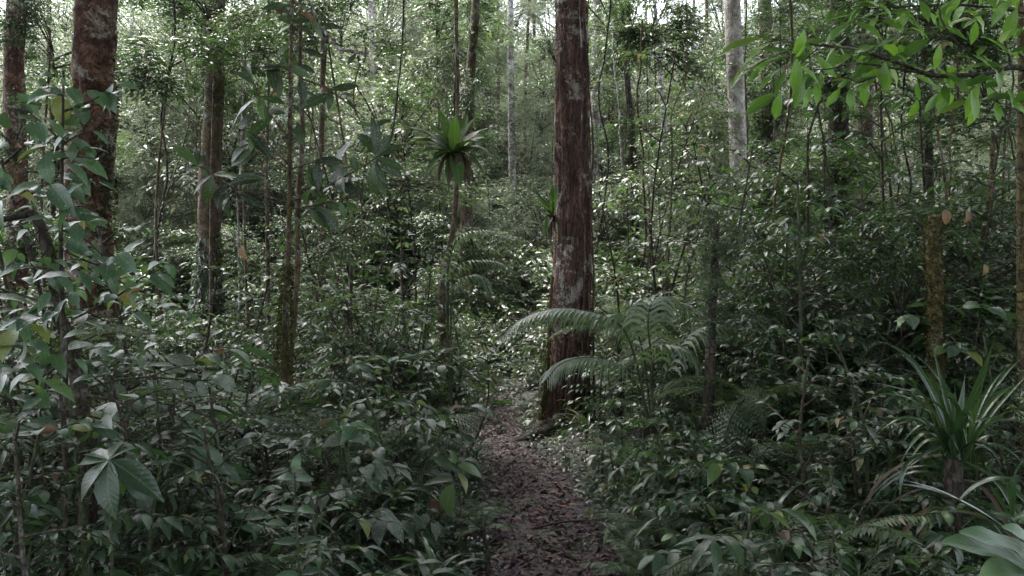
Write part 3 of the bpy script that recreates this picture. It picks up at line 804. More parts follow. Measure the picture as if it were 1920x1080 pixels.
def grow_layer(n, Y0, Y1, PX, PYs, kinds, weights, ll_rng, tries=14):
    made = 0
    for _ in range(n * tries):
        if made >= n: break
        Y = math.exp(random.uniform(math.log(Y0), math.log(Y1)))
        px = random.uniform(max(-120, PX[0]), min(2040, PX[-1]))
        g = ground_at(px, Y)
        if float(path_d(g[0], g[1])) < .2: continue
        top = prof(PX, PYs, px)
        zt = CAM_H + (540 - top) / F_PX * Y
        H = (zt - g[2]) * (random.uniform(.4, .97) if random.random() < .8 else random.uniform(1.0, 1.3))
        if H < .22: continue
        H = min(H, 3.2)
        sp = min(.25 + .28 * H, .75) * random.uniform(.8, 1.2)
        pxr = (sp * .75) / Y * F_PX
        tpx = pxof((g[0], g[1], g[2] + H))[1]; bpx = pxof(g)[1]
        if not clear(px, pxr, tpx, bpx, Y): continue
        k = random.choices(kinds, weights)[0]
        ll = random.uniform(*ll_rng) * (1.6 if random.random() < .14 else 1.0)
        nb = int(4 + H * 5); lpb = random.choice([5, 6, 7, 8])
        if k == 'lance': ll *= 1.4
        if k == 'grey': ll *= 1.1
        kw = KIND_WORDS[k]
        word = "low" if H < .6 else "waist-high" if H < 1.2 else "tall"
        lab = f"{word} {'close ' if Y < 4.6 else 'distant ' if Y > 8.5 else ''}plant with {kw[0]} {place_words(px, Y)}".replace('midway between', 'between').replace('close plant', 'plant').replace('distant plant', 'plant') if len(f"{word} plant with {kw[0]} {place_words(px, Y)}".split()) > 15 else f"{word} {'close ' if Y < 4.6 else 'distant ' if Y > 8.5 else ''}plant with {kw[0]} {place_words(px, Y)}"
        tubes, leaves = arch(g, H, sp, nb, lpb, ll)
        leaves = [q for q in leaves if math.sqrt(q[0][0] ** 2 + q[0][1] ** 2 + (q[0][2] - CAM_H) ** 2) > 1.5]
        lab = ' '.join(lab.split()) if len(lab.split()) < 16 else lab.replace(' towards the ', ' by ').replace('waist-high', 'knee-high' if H < .8 else 'waist-high').replace(' plant with ', ' ', 1).replace(' leaves ', '-leaved plant ', 1)
        build_plant("shrub" if H > .6 else "seedling", g, tubes, leaves, k, lab, "plant", lab)
        made += 1
    return made

def fine_layer(n, Y0, Y1, PX, PYs, ll_rng, tries=14):
    made = 0
    for _ in range(n * tries):
        if made >= n: break
        Y = math.exp(random.uniform(math.log(Y0), math.log(Y1)))
        px = random.uniform(max(-120, PX[0]), min(2040, PX[-1]))
        g = ground_at(px, Y)
        if float(path_d(g[0], g[1])) < .18: continue
        H = (CAM_H + (540 - prof(PX, PYs, px)) / F_PX * Y - g[2]) * random.uniform(.5, 1.0)
        if H < .25: continue
        H = min(H, 2.6)
        sp = min(.25 + .25 * H, .6)
        if not clear(px, sp * .75 / Y * F_PX, pxof((g[0], g[1], g[2] + H))[1], pxof(g)[1], Y): continue
        tubes, leaves = arch(g, H, sp, int(8 + H * 8), random.choice([11, 13, 15]), random.uniform(*ll_rng), droop=random.uniform(.1, .4), bare=.1)
        leaves = [q for q in leaves if math.sqrt(q[0][0] ** 2 + q[0][1] ** 2 + (q[0][2] - CAM_H) ** 2) > 1.5]
        m, w = random.choice([(M_DARK, "dark"), (M_DARK, "dark"), (M_MID, "fresh green"), (M_BLUE, "bluish"), (M_GREY, "greyish")])
        lab = f"{'low' if H < .6 else 'waist-high' if H < 1.2 else 'tall'} plant with tiny {w} leaves {place_words(px, Y)}"
        build_plant("twiggy_shrub", g, tubes, leaves, None, lab, "shrub", lab, B_TWIG, (random.choice([T5, T5N]), m))
        made += 1
    return made

# ------------------------------------------------------------------ ferns
def frond_mesh(name, L, pairs, pl, mat, arch_=.9, bip=True, seed=0, w=.16, lift=.9):
    """A feathery fern frond along +Y that rises and bends over; pinnae of small leaflets."""
    r = np.random.default_rng(seed)
    t = np.linspace(0, 1, 22)
    ang = lift - arch_ * 1.9 * t
    dy, dz = np.cos(ang), np.sin(ang)
    line = np.stack([np.zeros_like(t), np.concatenate([[0], np.cumsum(dy[1:])]) * L / 22, np.concatenate([[0], np.cumsum(dz[1:])]) * L / 22], -1)
    mb = MB()
    Vt, Ft, Ut = tube(line, [L * .008, L * .003], 4)
    mb.add(Vt, Ft, Ut, 0, 1)
    T = unit(np.gradient(line, axis=0))
    Ps, Ds, Ns, Ss = [], [], [], []
    for q in range(pairs):
        u = .12 + .88 * (q + .5) / pairs
        k = u * 21; i = min(int(k), 20); p = line[i] * (1 - k + i) + line[i + 1] * (k - i)
        tt = T[i]; up = np.cross([1.0, 0, 0], tt)
        prof_ = math.sin(math.pi * min(1, u * .92 + .08)) ** .7
        for s in (-1, 1):
            d = unit(np.array([s, 0, 0]) * .9 + tt * .45 - up * r.uniform(.1, .35))
            ln = pl * L * prof_ * r.uniform(.85, 1.1)
            if bip:
                m = 9
                for c in range(m):
                    v = (c + .5) / m
                    pp = p + d * ln * v - np.array([0, 0, .12 * ln * v * v])
                    lat = unit(np.cross(d, up))
                    for s2 in (-1, 1):
                        Ps.append(pp); Ds.append(lat * s2 + d * .5 - up * .1); Ns.append(up + r.normal(size=3) * .15); Ss.append(ln * .23 * (1.15 - v * .85))
            else:
                Ps.append(p); Ds.append(d); Ns.append(up + r.normal(size=3) * .12); Ss.append(ln)
    scatter(mb, diamond_tpl(.42 if bip else w, .02), Ps, Ds, Ns, Ss, r.random(len(Ps)) * .4)
    return mb.mesh(name, [mat, B_STEM])
FRONDS = [frond_mesh("fern_frond", 1.0, 20, .24, M_FERN, a, True, i, lift=l) for i, (a, l) in enumerate([(.7, .9), (.9, 1.1), (.55, .6), (1.0, .8)])]
SIMPLE_FRONDS = [frond_mesh("fern_frond_simple", 1.0, 24, .2, M_FERN, a, False, 9 + i, .2, l) for i, (a, l) in enumerate([(.7, .9), (.9, 1.0), (.5, .7)])]

def fern(base, L, n, label, group=None, simple=False, trunk=0.0, name="fern"):
    t = thing(name, base, label, "fern", group)
    if trunk > 0:
        link("trunk", trunk_mesh("trunk", [(0, 0, -.05), (.03, 0, trunk * .5), (0, 0, trunk)], [.05 * min(L, 1.4), .04 * min(L, 1.4), .03 * min(L, 1.4)], B_DARK, sides=9, rough=.25, n=16), t)
    a0 = random.uniform(0, 6.28)
    for q in range(n):
        a = a0 + q * 6.283 / n + random.uniform(-.25, .25)
        s = L * random.uniform(.75, 1.1)
        M = Matrix.Translation((0, 0, trunk)) @ Matrix.Rotation(a, 4, 'Z') @ Matrix.Rotation(random.uniform(-.25, .25), 4, 'X') @ Matrix.Diagonal((s, s, s, 1))
        link("frond", random.choice(SIMPLE_FRONDS if simple else FRONDS), t, M)
    return t

# ------------------------------------------------------------------ HERO PLANTS
def px_leaves(lst, Y, org, sc, jit=.25, up=.9, big=1.0):
    """(x0, y0, x1, y1) in the coordinates of an enlarged crop -> leaf placements at distance Y."""
    out = []
    for (x0, y0, x1, y1) in lst:
        y_ = Y + random.uniform(-jit, jit)
        a = at(org[0] + x0 / sc, org[1] + y0 / sc, y_)
        b = at(org[0] + x1 / sc, org[1] + y1 / sc, y_ + random.uniform(-.06, .06))
        d = b - a
        n = np.array([random.uniform(-.5, .5), -random.uniform(.3, 1.1), up])
        out.append((a, d, n, np.linalg.norm(d) * big))
    return out

def px_line(lst, Y, org=(0, 0), sc=1.0, n=12, dY=None):
    c = [at(org[0] + x / sc, org[1] + y / sc, Y + (dY[i] if dY else 0)) for i, (x, y) in enumerate(lst)]
    return smooth_line(c, n)

# bough of bright leaves hanging in from the edge
O, S = (1340, 0), 3.31
BY = 3.3
b1 = px_line([(2150, 560), (1900, 420), (1700, 455), (1480, 470), (1330, 465), (1200, 410), (1000, 345), (850, 300), (740, 290), (560, 270), (370, 245)], BY, O, S, 30)
b2 = px_line([(1340, 462), (1120, 425), (1010, 405), (860, 395), (700, 430), (560, 430)], BY, O, S, 14)
b3 = px_line([(1390, -160), (1392, 0), (1410, 130), (1500, 260), (1640, 370), (1760, 430)], BY + .1, O, S, 14)
b4 = px_line([(1000, 470), (900, 510), (800, 480), (680, 500)], BY, O, S, 8)
b5 = px_line([(1480, 470), (1600, 480), (1740, 560), (1760, 640)], BY, O, S, 8)
b6 = px_line([(560, 270), (420, 330), (300, 380), (220, 430)], BY, O, S, 8)
b7 = px_line([(2150, 120), (1800, 60), (1500, 30), (1200, 40), (900, 60)], BY + .3, O, S, 16)
b8 = px_line([(640, 300), (560, 370), (480, 450), (400, 560)], BY, O, S, 8)
base = b1[0]
LV = [(290, 235, 45, 315), (345, 265, 170, 375), (480, 345, 190, 410), (220, 430, 75, 530), (380, 440, 265, 550), (510, 360, 500, 570), (450, 430, 375, 570), (410, 570, 360, 740), (380, 580, 200, 690),
      (570, 520, 570, 650), (620, 500, 650, 630), (650, 440, 670, 540), (780, 550, 690, 650), (840, 540, 850, 665), (890, 530, 1000, 590), (770, 310, 680, 380), (850, 340, 690, 410), (1030, 370, 870, 475),
      (1060, 380, 1040, 545), (1200, 610, 1090, 690), (1260, 610, 1205, 740), (1380, 580, 1310, 690), (1460, 570, 1470, 660), (1400, 270, 1360, 430), (1160, 220, 1000, 290), (840, 140, 1060, 220),
      (680, 240, 550, 290), (840, 150, 680, 240), (750, 60, 700, 110), (1100, 60, 1260, 100), (1280, 10, 1330, 120), (870, 20, 1070, 10), (1590, 560, 1620, 740), (1740, 630, 1770, 750), (1830, 550, 1850, 640),
      (1820, 620, 1930, 690), (1640, 110, 1540, 160), (1850, 180, 1750, 270), (1910, 170, 1860, 230), (640, 160, 585, 185), (880, 60, 830, 120), (1000, 90, 900, 100), (550, 130, 640, 200), (920, 330, 960, 300),
      (830, 490, 770, 545), (860, 500, 740, 490), (320, 360, 280, 440), (600, 330, 560, 250), (240, 420, 150, 440), (340, 250, 250, 215), (1200, 180, 1340, 210), (1340, 240, 1180, 330), (1120, 330, 1200, 390),
      (1480, 350, 1600, 350), (1420, 170, 1500, 190), (1600, 340, 1720, 410), (1600, 110, 1720, 60), (1520, 30, 1430, 70), (1780, 80, 1680, 40), (1700, 250, 1800, 300), (1260, 410, 1180, 380), (1800, 420, 1920, 400),
      (1600, 480, 1560, 570), (1250, 330, 1100, 350), (1030, 120, 1140, 170), (1300, 440, 1400, 400), (1640, 620, 1580, 780)]
lv = px_leaves(LV, BY, O, S, .3, .7, 1.08)
for br, m in ((b7, 46), (b3, 16), (b1[:14], 26), (b1[14:], 14), (b2, 8), (b6, 4), (b8, 4), (b5, 6)):
    for q in range(m):
        p = br[random.randrange(len(br))] + np.array([random.gauss(0, .03), random.gauss(0, .08), random.gauss(0, .03)])
        lv.append((p, np.array([random.uniform(-1, 1), random.uniform(-.5, .5), random.uniform(-.9, .25)]), np.array([random.uniform(-.4, .4), -random.uniform(.2, 1.1), .8]), random.uniform(.08, .16)))
build_plant("leafy_bough", base, [(b1, [.012, .004], 6), (b2, [.006, .002], 5), (b3, [.005, .003], 5), (b4, [.004, .002], 4), (b5, [.004, .002], 4), (b6, [.004, .002], 4), (b7, [.008, .003], 5), (b8, [.003, .0015], 4)], lv, 'bright',
            "bough of bright backlit green leaves reaching in across the reddish trunks", "branch", None, B_TWIG, stem_name="twig")

# twin-stemmed sapling with large leathery leaves
O, S = (420, 0), 2.455
SY = 5.6
s1 = px_line([(316, -140), (312, 100), (306, 400), (302, 700), (300, 1000), (292, 1250), (280, 1500), (275, 1720)], SY, O, S, 40)
s2 = px_line([(352, -160), (352, 100), (350, 350), (362, 600), (350, 800), (338, 1000), (338, 1250), (318, 1500), (300, 1720)], SY + .35, O, S, 40)
gb = np.array([s1[-1][0], s1[-1][1], float(hz(s1[-1][0], s1[-1][1])) - .02])
s1 = np.vstack([s1, gb]); s2 = np.vstack([s2, gb + [.05, .3, 0]])
br = [px_line(l, SY, O, S, 10) for l in ([(302, 640), (240, 560), (180, 480), (130, 360)], [(300, 930), (450, 870), (560, 810), (660, 755), (705, 720)], [(302, 780), (380, 755), (445, 728)], [(300, 960), (420, 945), (540, 915)],
      [(300, 780), (200, 710), (120, 660), (40, 590)], [(300, 935), (150, 890), (30, 860), (-80, 780), (-118, 765)], [(308, 330), (250, 300), (200, 290)], [(352, 360), (460, 400), (520, 440), (600, 500), (690, 590)], [(300, 760), (180, 640), (60, 590)], [(70, 920), (40, 870), (-20, 820)])]
LV = [(310, 110, 240, 70), (312, 105, 205, -10), (312, 105, 350, 45), (315, 110, 440, 60), (310, 120, 270, 30), (320, 120, 420, 150), (285, 325, 180, 400), (350, 350, 375, 485), (340, 560, 370, 685), (300, 480, 262, 600), (165, 530, 45, 582),
      (185, 480, 215, 570), (310, 480, 375, 535), (260, 540, 300, 590), (135, 360, 88, 270), (270, 315, 150, 312), (330, 300, 430, 322), (595, 640, 468, 780), (590, 765, 458, 828), (600, 715, 612, 810), (700, 720, 610, 585), (700, 715, 690, 520),
      (705, 718, 778, 605), (700, 720, 640, 640), (705, 722, 838, 785), (702, 722, 832, 825), (695, 740, 755, 915), (690, 740, 685, 920), (700, 725, 712, 760), (705, 715, 835, 655), (680, 590, 772, 540), (500, 855, 425, 905), (485, 912, 393, 945),
      (530, 920, 562, 1010), (550, 918, 622, 985), (610, 245, 565, 302), (480, 700, 440, 735), (455, 500, 470, 565), (80, 620, 140, 690), (40, 590, 30, 540), (-118, 765, -250, 650), (-118, 765, -130, 665), (-115, 762, -85, 700), (-118, 768, -40, 780),
      (-118, 768, -190, 800), (-110, 770, -60, 830), (310, 200, 230, 250), (310, 230, 250, 330), (352, 200, 440, 190), (352, 230, 470, 260), (352, 60, 430, 100), (430, 110, 560, 130), (300, 60, 200, 60), (352, 20, 420, -30), (600, 500, 560, 450),
      (520, 440, 600, 430), (460, 400, 440, 460), (30, 860, -20, 900), (150, 890, 210, 880), (200, 250, 100, 240), (352, 420, 440, 440), (690, 590, 600, 560)]
LX = px_leaves(LV, SY, O, S, .35, .4, .95)
for b in br:
    for q in range(5):
        p = b[random.randrange(3, len(b))]
        LX.append((p, np.array([random.uniform(-1, 1), random.uniform(-.5, .4), random.uniform(-1.0, .35)]), np.array([random.gauss(0, .5), -random.uniform(.3, 1.2), .5]), random.uniform(.16, .30)))
for q in range(8):
    p = (s1 if q % 2 else s2)[random.randrange(2, 12)]
    LX.append((p, np.array([random.uniform(-1, 1), random.uniform(-.5, .4), random.uniform(-.6, .6)]), np.array([random.gauss(0, .4), -.7, .6]), random.uniform(.16, .30)))
build_plant("sapling", gb, [(s1[::-1], [.021, .013], 8), (s2[::-1], [.026, .014], 8)] + [(b, [.008, .004], 5) for b in br], LX, 'leather',
            "twin-stemmed sapling with large dark leathery leaves in whorls on bare twigs", "sapling", None, B_BROWN)
# shaggy moss sleeve on its foot
def moss_sleeve(parent, line, r, n, ll, base, mat=M_MOSS, hang=.4, tpl=DIAN):
    line = np.asarray(line); k = len(line)
    i = rng.random(n) * (k - 1.001); i0 = i.astype(int); fr = (i - i0)[:, None]
    P = line[i0] * (1 - fr) + line[i0 + 1] * fr
    th = rng.random(n) * 6.283
    o = np.stack([np.cos(th), np.sin(th), np.zeros(n)], -1)
    R = np.interp(i, np.arange(k), np.broadcast_to(np.linspace(r[0], r[1], k), (k,)))
    P = P + o * R[:, None]
    D = o + rng.normal(size=(n, 3)) * .4; D[:, 2] -= hang
    mb = MB(); scatter(mb, tpl, P - base, D, o + rng.normal(size=(n, 3)) * .5 + [0, 0, .4], ll * rng.uniform(.6, 1.3, n))
    return tag(link("moss", mb.mesh("moss", [mat]), parent), kind="stuff")
sap = [o for o in COL.objects if o.name == "sapling"][0]
moss_sleeve(sap, s1[-14:], (.02, .05), 1600, .035, gb)
moss_sleeve(sap, s1[:27], (.012, .018), 500, .02, gb)

t, p, r = HEROES['mossy']
moss_sleeve(t, smooth_line(p[:-1], 30), (r[0] * 1.0, r[-1] * 1.05), 2600, .05, np.array(t.location))
pm = smooth_line(p[:-1], 30)
mbv = MB()
n = 900
th = rng.uniform(-.9, 1.2, n); i0 = rng.integers(10, 29, n)
Pm = pm[i0] + np.stack([np.cos(th), -np.abs(np.sin(th)) * .8, np.zeros(n)], -1) * .2 + rng.normal(size=(n, 3)) * [.02, .02, .1]
scatter(mbv, T5, Pm - np.array(t.location), np.stack([np.cos(th), -.6 + 0 * th, rng.uniform(-.6, .3, n)], -1), rng.normal(size=(n, 3)) * .4 + [0, -.4, 1], rng.uniform(.03, .075, n))
tag(link("foliage", mbv.mesh("climbing_foliage", [M_DARK]), t), kind="stuff")
t, p, r = HEROES['fernclad']
moss_sleeve(t, np.array([at(392, 440, 11.5), at(390, 520, 11.5), at(388, 610, 11.5), at(388, 660, 11.5)]) , (.12, .26), 1500, .12, np.array(t.location), M_DARK, 1.2, T5N)
moss_sleeve(t, smooth_line(p[:-1], 30), (r[0], r[-1] * 1.05), 1800, .05, np.array(t.location))
t, p, r = HEROES['red']
moss_sleeve(t, np.array([at(1030, 590, 8.75), at(1026, 700, 8.7), at(1012, 800, 8.65), at(1005, 850, 8.6)]), (.03, .05), 700, .045, np.array(t.location))

# roots of the red tree spreading on to the path
loc = np.array(t.location)
for k, l in enumerate(([(1030, 790), (1000, 815), (960, 832), (925, 842)], [(1050, 815), (1010, 838), (965, 850), (935, 862)], [(1085, 810), (1100, 835), (1130, 850)])):
    pts = []
    for i, (a, b) in enumerate(l):
        yy = 8.7 - .25 * i
        q = at(a, b, yy); q[2] = float(hz(q[0], q[1])) + .08 - .035 * i; pts.append(q - loc)
    link("root", trunk_mesh("root", pts, [.085, .05, .02], B_DARK, sides=12, rough=.5, n=40), t)
    moss_sleeve(t, np.array(pts) + loc, (.07, .02), 500, .03, loc)

# lianas on the red trunk
for k, (l, Y, rr) in enumerate([([(1098, -30), (1103, 150), (1106, 300), (1109, 420), (1105, 560), (1104, 700), (1108, 790)], 8.78, .014), ([(1104, -30), (1100, 120), (1112, 260), (1108, 380), (1113, 520), (1112, 640), (1116, 800)], 8.85, .011),
                                ([(1086, -30), (1092, 180), (1088, 330), (1098, 470), (1092, 640), (1098, 800)], 8.72, .010), ([(1036, 520), (1030, 600), (1028, 680), (1018, 760), (1012, 830)], 8.7, .022), ([(1150, 60), (1152, 130), (1160, 180), (1163, 240), (1170, 350)], 12, .016),
                                ([(1862, 250), (1858, 340), (1845, 430), (1815, 520), (1800, 640), (1780, 760)], 6.5, .022), ([(575, -40), (588, 20), (600, 50), (625, 75), (636, 92), (690, 100)], 5.3, .010), ([(858, -30), (856, 100), (852, 200), (850, 300)], 8.05, .012),
                                ([(1445, 40), (1452, 200), (1450, 330), (1456, 470)], 14.6, .015), ([(1401, -20), (1397, 120), (1402, 260), (1398, 360)], 14.6, .016)]):
    lab = ["thin root-like vine down the flank of the red trunk", "thin vine running along the shaded edge of the red trunk", "fine vine crossing the flaking bark of the red trunk", "thick mossy vine clinging to the foot of the red trunk", "twisted pale vine hanging free beyond the red trunk",
           "yellow mossy vine slanting down behind the broken stem", "pale curved vine looping over the top of the sapling", "straight dark vine hanging above the nest fern", "thin vine hanging before the reddish far trunk", "thin liana hugging the broad pale trunk"][k]
    ln = px_line(l, Y, n=40)
    ln = ln + rng.normal(size=ln.shape) * rr * .25
    mat = [B_RED, B_BROWN, B_RED, B_ORANGE, B_MOTTLE, B_ORANGE, B_MOTTLE, B_DARK, B_BROWN, B_BROWN][k]
    Vt, Ft, Ut = tube(ln - ln[-1], [rr * .8, rr, rr * 1.2], 7)
    tag(link("liana", MB().add(Vt, Ft, Ut).mesh("liana", [mat]), loc=tuple(ln[-1])), lab, "vine")

def clothe(label_start, pts, Y, s, meshes):
    tr = [o for o in COL.objects if o.get("label", "").startswith(label_start)][0]
    for (px, py) in pts:
        q = at(px, py, Y - .15) - np.array(tr.location)
        k = s * random.uniform(.7, 1.2)
        fol("climbing_foliage", meshes, tr, q, (k, k, k * 1.5))
clothe("dark mossy trunk hung", [(1575, 30), (1572, 120), (1580, 230), (1560, 330), (1570, 430), (1565, 520)], 11, .33, BUSH_DARK)
clothe("smooth reddish trunk", [(1622, 330), (1628, 420)], 14, .4, BUSH_MID)
clothe("thin near-black", [(1738, 60), (1742, 170), (1744, 300)], 10, .26, BUSH_DARK)
clothe("reddish trunk close", [(1438, 150), (1444, 290), (1446, 400)], 17, .5, BUSH_MID)
clothe("broad smooth pale", [(1386, 420), (1394, 510)], 15, .42, BUSH_MID)
clothe("brown trunk with pale", [(398, 60), (404, 160), (396, 560)], 11.5, .3, BUSH_DARK)
clothe("slender dark mossy", [(34, 60), (30, 260), (30, 420)], 7.0, .24, BUSH_DARK)
clothe("dark thin trunk clothed", [(1342, 440), (1338, 510), (1334, 590)], 5.6, .14, BUSH_DARK)
clothe("dark brown mossy trunk behind", [(886, 60), (878, 330), (882, 460), (882, 560)], 14, .3, BUSH_MID)
VW = ["thin", "mossy", "pale", "twisted"]
for i, (px, y0, y1, Y, k) in enumerate([(1140, -40, 620, 11, 0), (1215, 40, 560, 10, 1), (1290, -40, 480, 9, 3), (1345, 60, 520, 12, 2), (1480, -40, 600, 8.5, 1), (1535, 120, 560, 8, 0), (1665, 60, 640, 8.5, 3), (1705, -40, 560, 9.5, 0), (1800, 90, 620, 7.5, 1), (1880, -40, 520, 8, 3), (760, -40, 520, 11, 0), (675, 120, 560, 10, 1), (330, -40, 480, 10, 0), (450, 60, 560, 9.5, 2)]):
    d = random.uniform(-50, 50)
    c = [(px + d * q + random.gauss(0, 9), y0 + (y1 - y0) * q) for q in np.linspace(0, 1, 7)]
    ln = px_line(c, Y, n=36)
    ln = ln + np.cumsum(rng.normal(size=ln.shape), axis=0) * .006
    rr = random.uniform(.008, .018)
    gz = float(hz(ln[-1][0], ln[-1][1]))
    if ln[-1][2] > gz: ln = np.vstack([ln, [[ln[-1][0] + random.gauss(0, .1), ln[-1][1], max(gz, ln[-1][2] - 1.2)]]])
    Vt, Ft, Ut = tube(ln - ln[-1], [rr * .8, rr], 6)
    lab = f"{VW[k]} hanging vine {place_words(px, Y + 5)}"
    v = tag(link("liana", MB().add(Vt, Ft, Ut).mesh("liana", [[B_DARK, B_ORANGE, B_MOTTLE, B_BROWN][k]]), loc=tuple(ln[-1])), lab, "vine")
    fm = MB(); m = 130; ii = rng.integers(0, len(ln), m)
    scatter(fm, T5, ln[ii] - ln[-1] + rng.normal(size=(m, 3)) * .05, rng.normal(size=(m, 3)) + [0, 0, -.5], rng.normal(size=(m, 3)) * .4 + [0, -.2, 1], rng.uniform(.03, .075, m))
    tag(link("foliage", fm.mesh("vine_foliage", [M_DARK if k != 2 else M_MID]), v), kind="stuff")

# mossy broken stem
ln = px_line([(1752, 405), (1748, 470), (1756, 540), (1752, 600), (1758, 700)], 5.2, n=14)
gz = float(hz(ln[-1][0], 5.2)); ln = np.vstack([ln, [ln[-1][0] + .03, 5.2, gz - .05]])
t = thing("broken_stem", ln[-1], "snapped-off stem furred with yellow-brown moss above the strap-leaved plant", "tree stump")
link("trunk", trunk_mesh("trunk", (ln - ln[-1])[::-1], [.042, .042, .046, .036], B_ORANGE, sides=14, rough=.3, n=50), t)
moss_sleeve(t, ln[:-1], (.034, .04), 1300, .035, ln[-1])

# nest-fern stem and the two nest ferns
def strap(p0, pm, p1, w, mat, fold=.35, k=12, shape='strap', up=(0, 0, 1.0)):
    p0, pm, p1 = [np.asarray(q, float) for q in (p0, pm, p1)]
    t = np.linspace(0, 1, k)[:, None]
    line = (1 - t) ** 2 * p0 + 2 * t * (1 - t) * pm + t ** 2 * p1
    T = unit(np.gradient(line, axis=0))
    X = unit(np.cross(T, np.array(up) + np.array([.01, -.25, 0])))
    Z = np.cross(X, T)
    tt = t[:, 0]
    f = np.clip(1.0 - sstep(.55, 1.0, tt) * .96, .04, 1) * (.55 + .45 * sstep(0, .3, tt)) if shape == 'strap' else np.clip(np.sin(np.pi * (tt * .9 + .07)) ** .7, .05, 1)
    hw = w / 2 * f
    wv = np.sin(tt * 14) * hw * (.12 if shape != 'strap' else .02)
    A = line - X * hw[:, None] + Z * (fold * hw + wv)[:, None]
    B = line
    C = line + X * hw[:, None] + Z * (fold * hw - wv)[:, None]
    V = np.stack([A, B, C], 1).reshape(-1, 3)
    UV = np.stack([np.stack([.5 - .5 * f, tt], -1), np.stack([.5 + 0 * f, tt], -1), np.stack([.5 + .5 * f, tt], -1)], 1).reshape(-1, 2)
    Fq = []
    for i in range(k - 1):
        b = i * 3
        Fq += [[b, b + 1, b + 4, b + 3], [b + 1, b + 2, b + 5, b + 4]]
    return V, [np.array(Fq)], UV

def strap_leaf(root, base, p0, pm, p1, w, mat, **kw):
    V, Fs, UV = strap(np.asarray(p0) - base, np.asarray(pm) - base, np.asarray(p1) - base, w, mat, **kw)
    link("leaf", MB().add(V, Fs, UV).mesh("strap_leaf", [mat]), root)

ln = px_line([(856, 290), (853, 400), (840, 480), (828, 560), (832, 640), (848, 720), (852, 765)], 7.8, n=24)
gz = float(hz(ln[-1][0], 7.8)); ln = np.vstack([ln, [ln[-1][0], 7.8, gz - .05]])
t = thing("slender_tree", ln[-1], "thin crooked mossy stem that carries the nest fern", "tree")
link("trunk", trunk_mesh("trunk", (ln - ln[-1])[::-1], [.046, .036, .028, .024], B_BROWN, sides=12, rough=.25, n=50), t)
moss_sleeve(t, ln[-12:-1], (.035, .065), 900, .035, ln[-1])
up_ = px_line([(856, 290), (858, 150), (854, 0), (850, -120)], 7.8, n=14)
Vt, Ft, Ut = tube(up_ - ln[-1], [.022, .014], 7); link("limb", MB().add(Vt, Ft, Ut).mesh("limb", [B_BROWN]), t)

def nest_fern(c, Y, tips, w, label, root_px, hang=9):
    base = at(c[0], c[1], Y)
    t = thing("nest_fern", base, label, "fern")
    V = []
    mb = MB()
    n = 420
    th, ph = rng.random(n) * 6.28, rng.random(n)
    o = np.stack([np.cos(th), np.sin(th), ph * 1.6 - 1.3], -1)
    R = root_px / F_PX * Y
    scatter(mb, DIAN, o * R * .35, o + rng.normal(size=(n, 3)) * .3 - [0, 0, .4], rng.normal(size=(n, 3)), R * rng.uniform(.5, 1.0, n))
    tag(link("root_mass", mb.mesh("root_mass", [B_DARK]), t), kind="stuff")
    for q in range(hang):
        a = random.uniform(0, 6.283); o = np.array([math.cos(a), math.sin(a), 0])
        strap_leaf(t, base, base + o * .02, base + o * random.uniform(.06, .16), base + o * random.uniform(.1, .2) - [0, 0, random.uniform(.12, .34)], w * random.uniform(.3, .6), M_BROWNLEAF, fold=.7, shape='lance', k=8)
    for (x, y, b) in tips:
        dY = random.uniform(-.25, .25)
        p1 = at(x, y, Y + dY)
        pm = (base + p1) / 2 + np.array([0, dY * .3, abs(b) * np.linalg.norm(p1 - base)])
        strap_leaf(t, base, base + (p1 - base) * .02, pm, p1, w * random.uniform(.85, 1.15), M_NEST, fold=.4, shape='lance')
    return t
nest_fern((851, 290), 7.65, [(768, 262, .22), (792, 222, .12), (822, 206, .05), (876, 216, .08), (915, 242, .18), (892, 222, .12), (922, 292, .3), (772, 296, .3), (800, 330, .4), (905, 325, .4), (760, 240, .2), (855, 215, 0), (820, 250, .1), (895, 265, .2), (812, 300, .35), (842, 345, .25), (862, 350, .2), (752, 275, .3), (930, 262, .28), (940, 300, .35)], .125,
          "bird's nest fern of upright wavy fronds perched on the thin crooked stem", 15)
nest_fern((1036, 405), 8.6, [(992, 352, .15), (1012, 370, .1), (1028, 338, .05), (1035, 345, .05), (1000, 385, .25), (1022, 440, .3), (1044, 350, .1), (1018, 448, .4), (990, 376, .2)], .075, "small nest fern growing on the side of the red trunk", 9)

# shaggy clump on the brown trunk
t = thing("epiphyte_clump", at(880, 155, 13.8), "shaggy dark clump of leaves perched on the brown trunk", "plant")
fol("foliage", BUSH_DARK, t, (0, 0, 0), (.34, .34, .42))

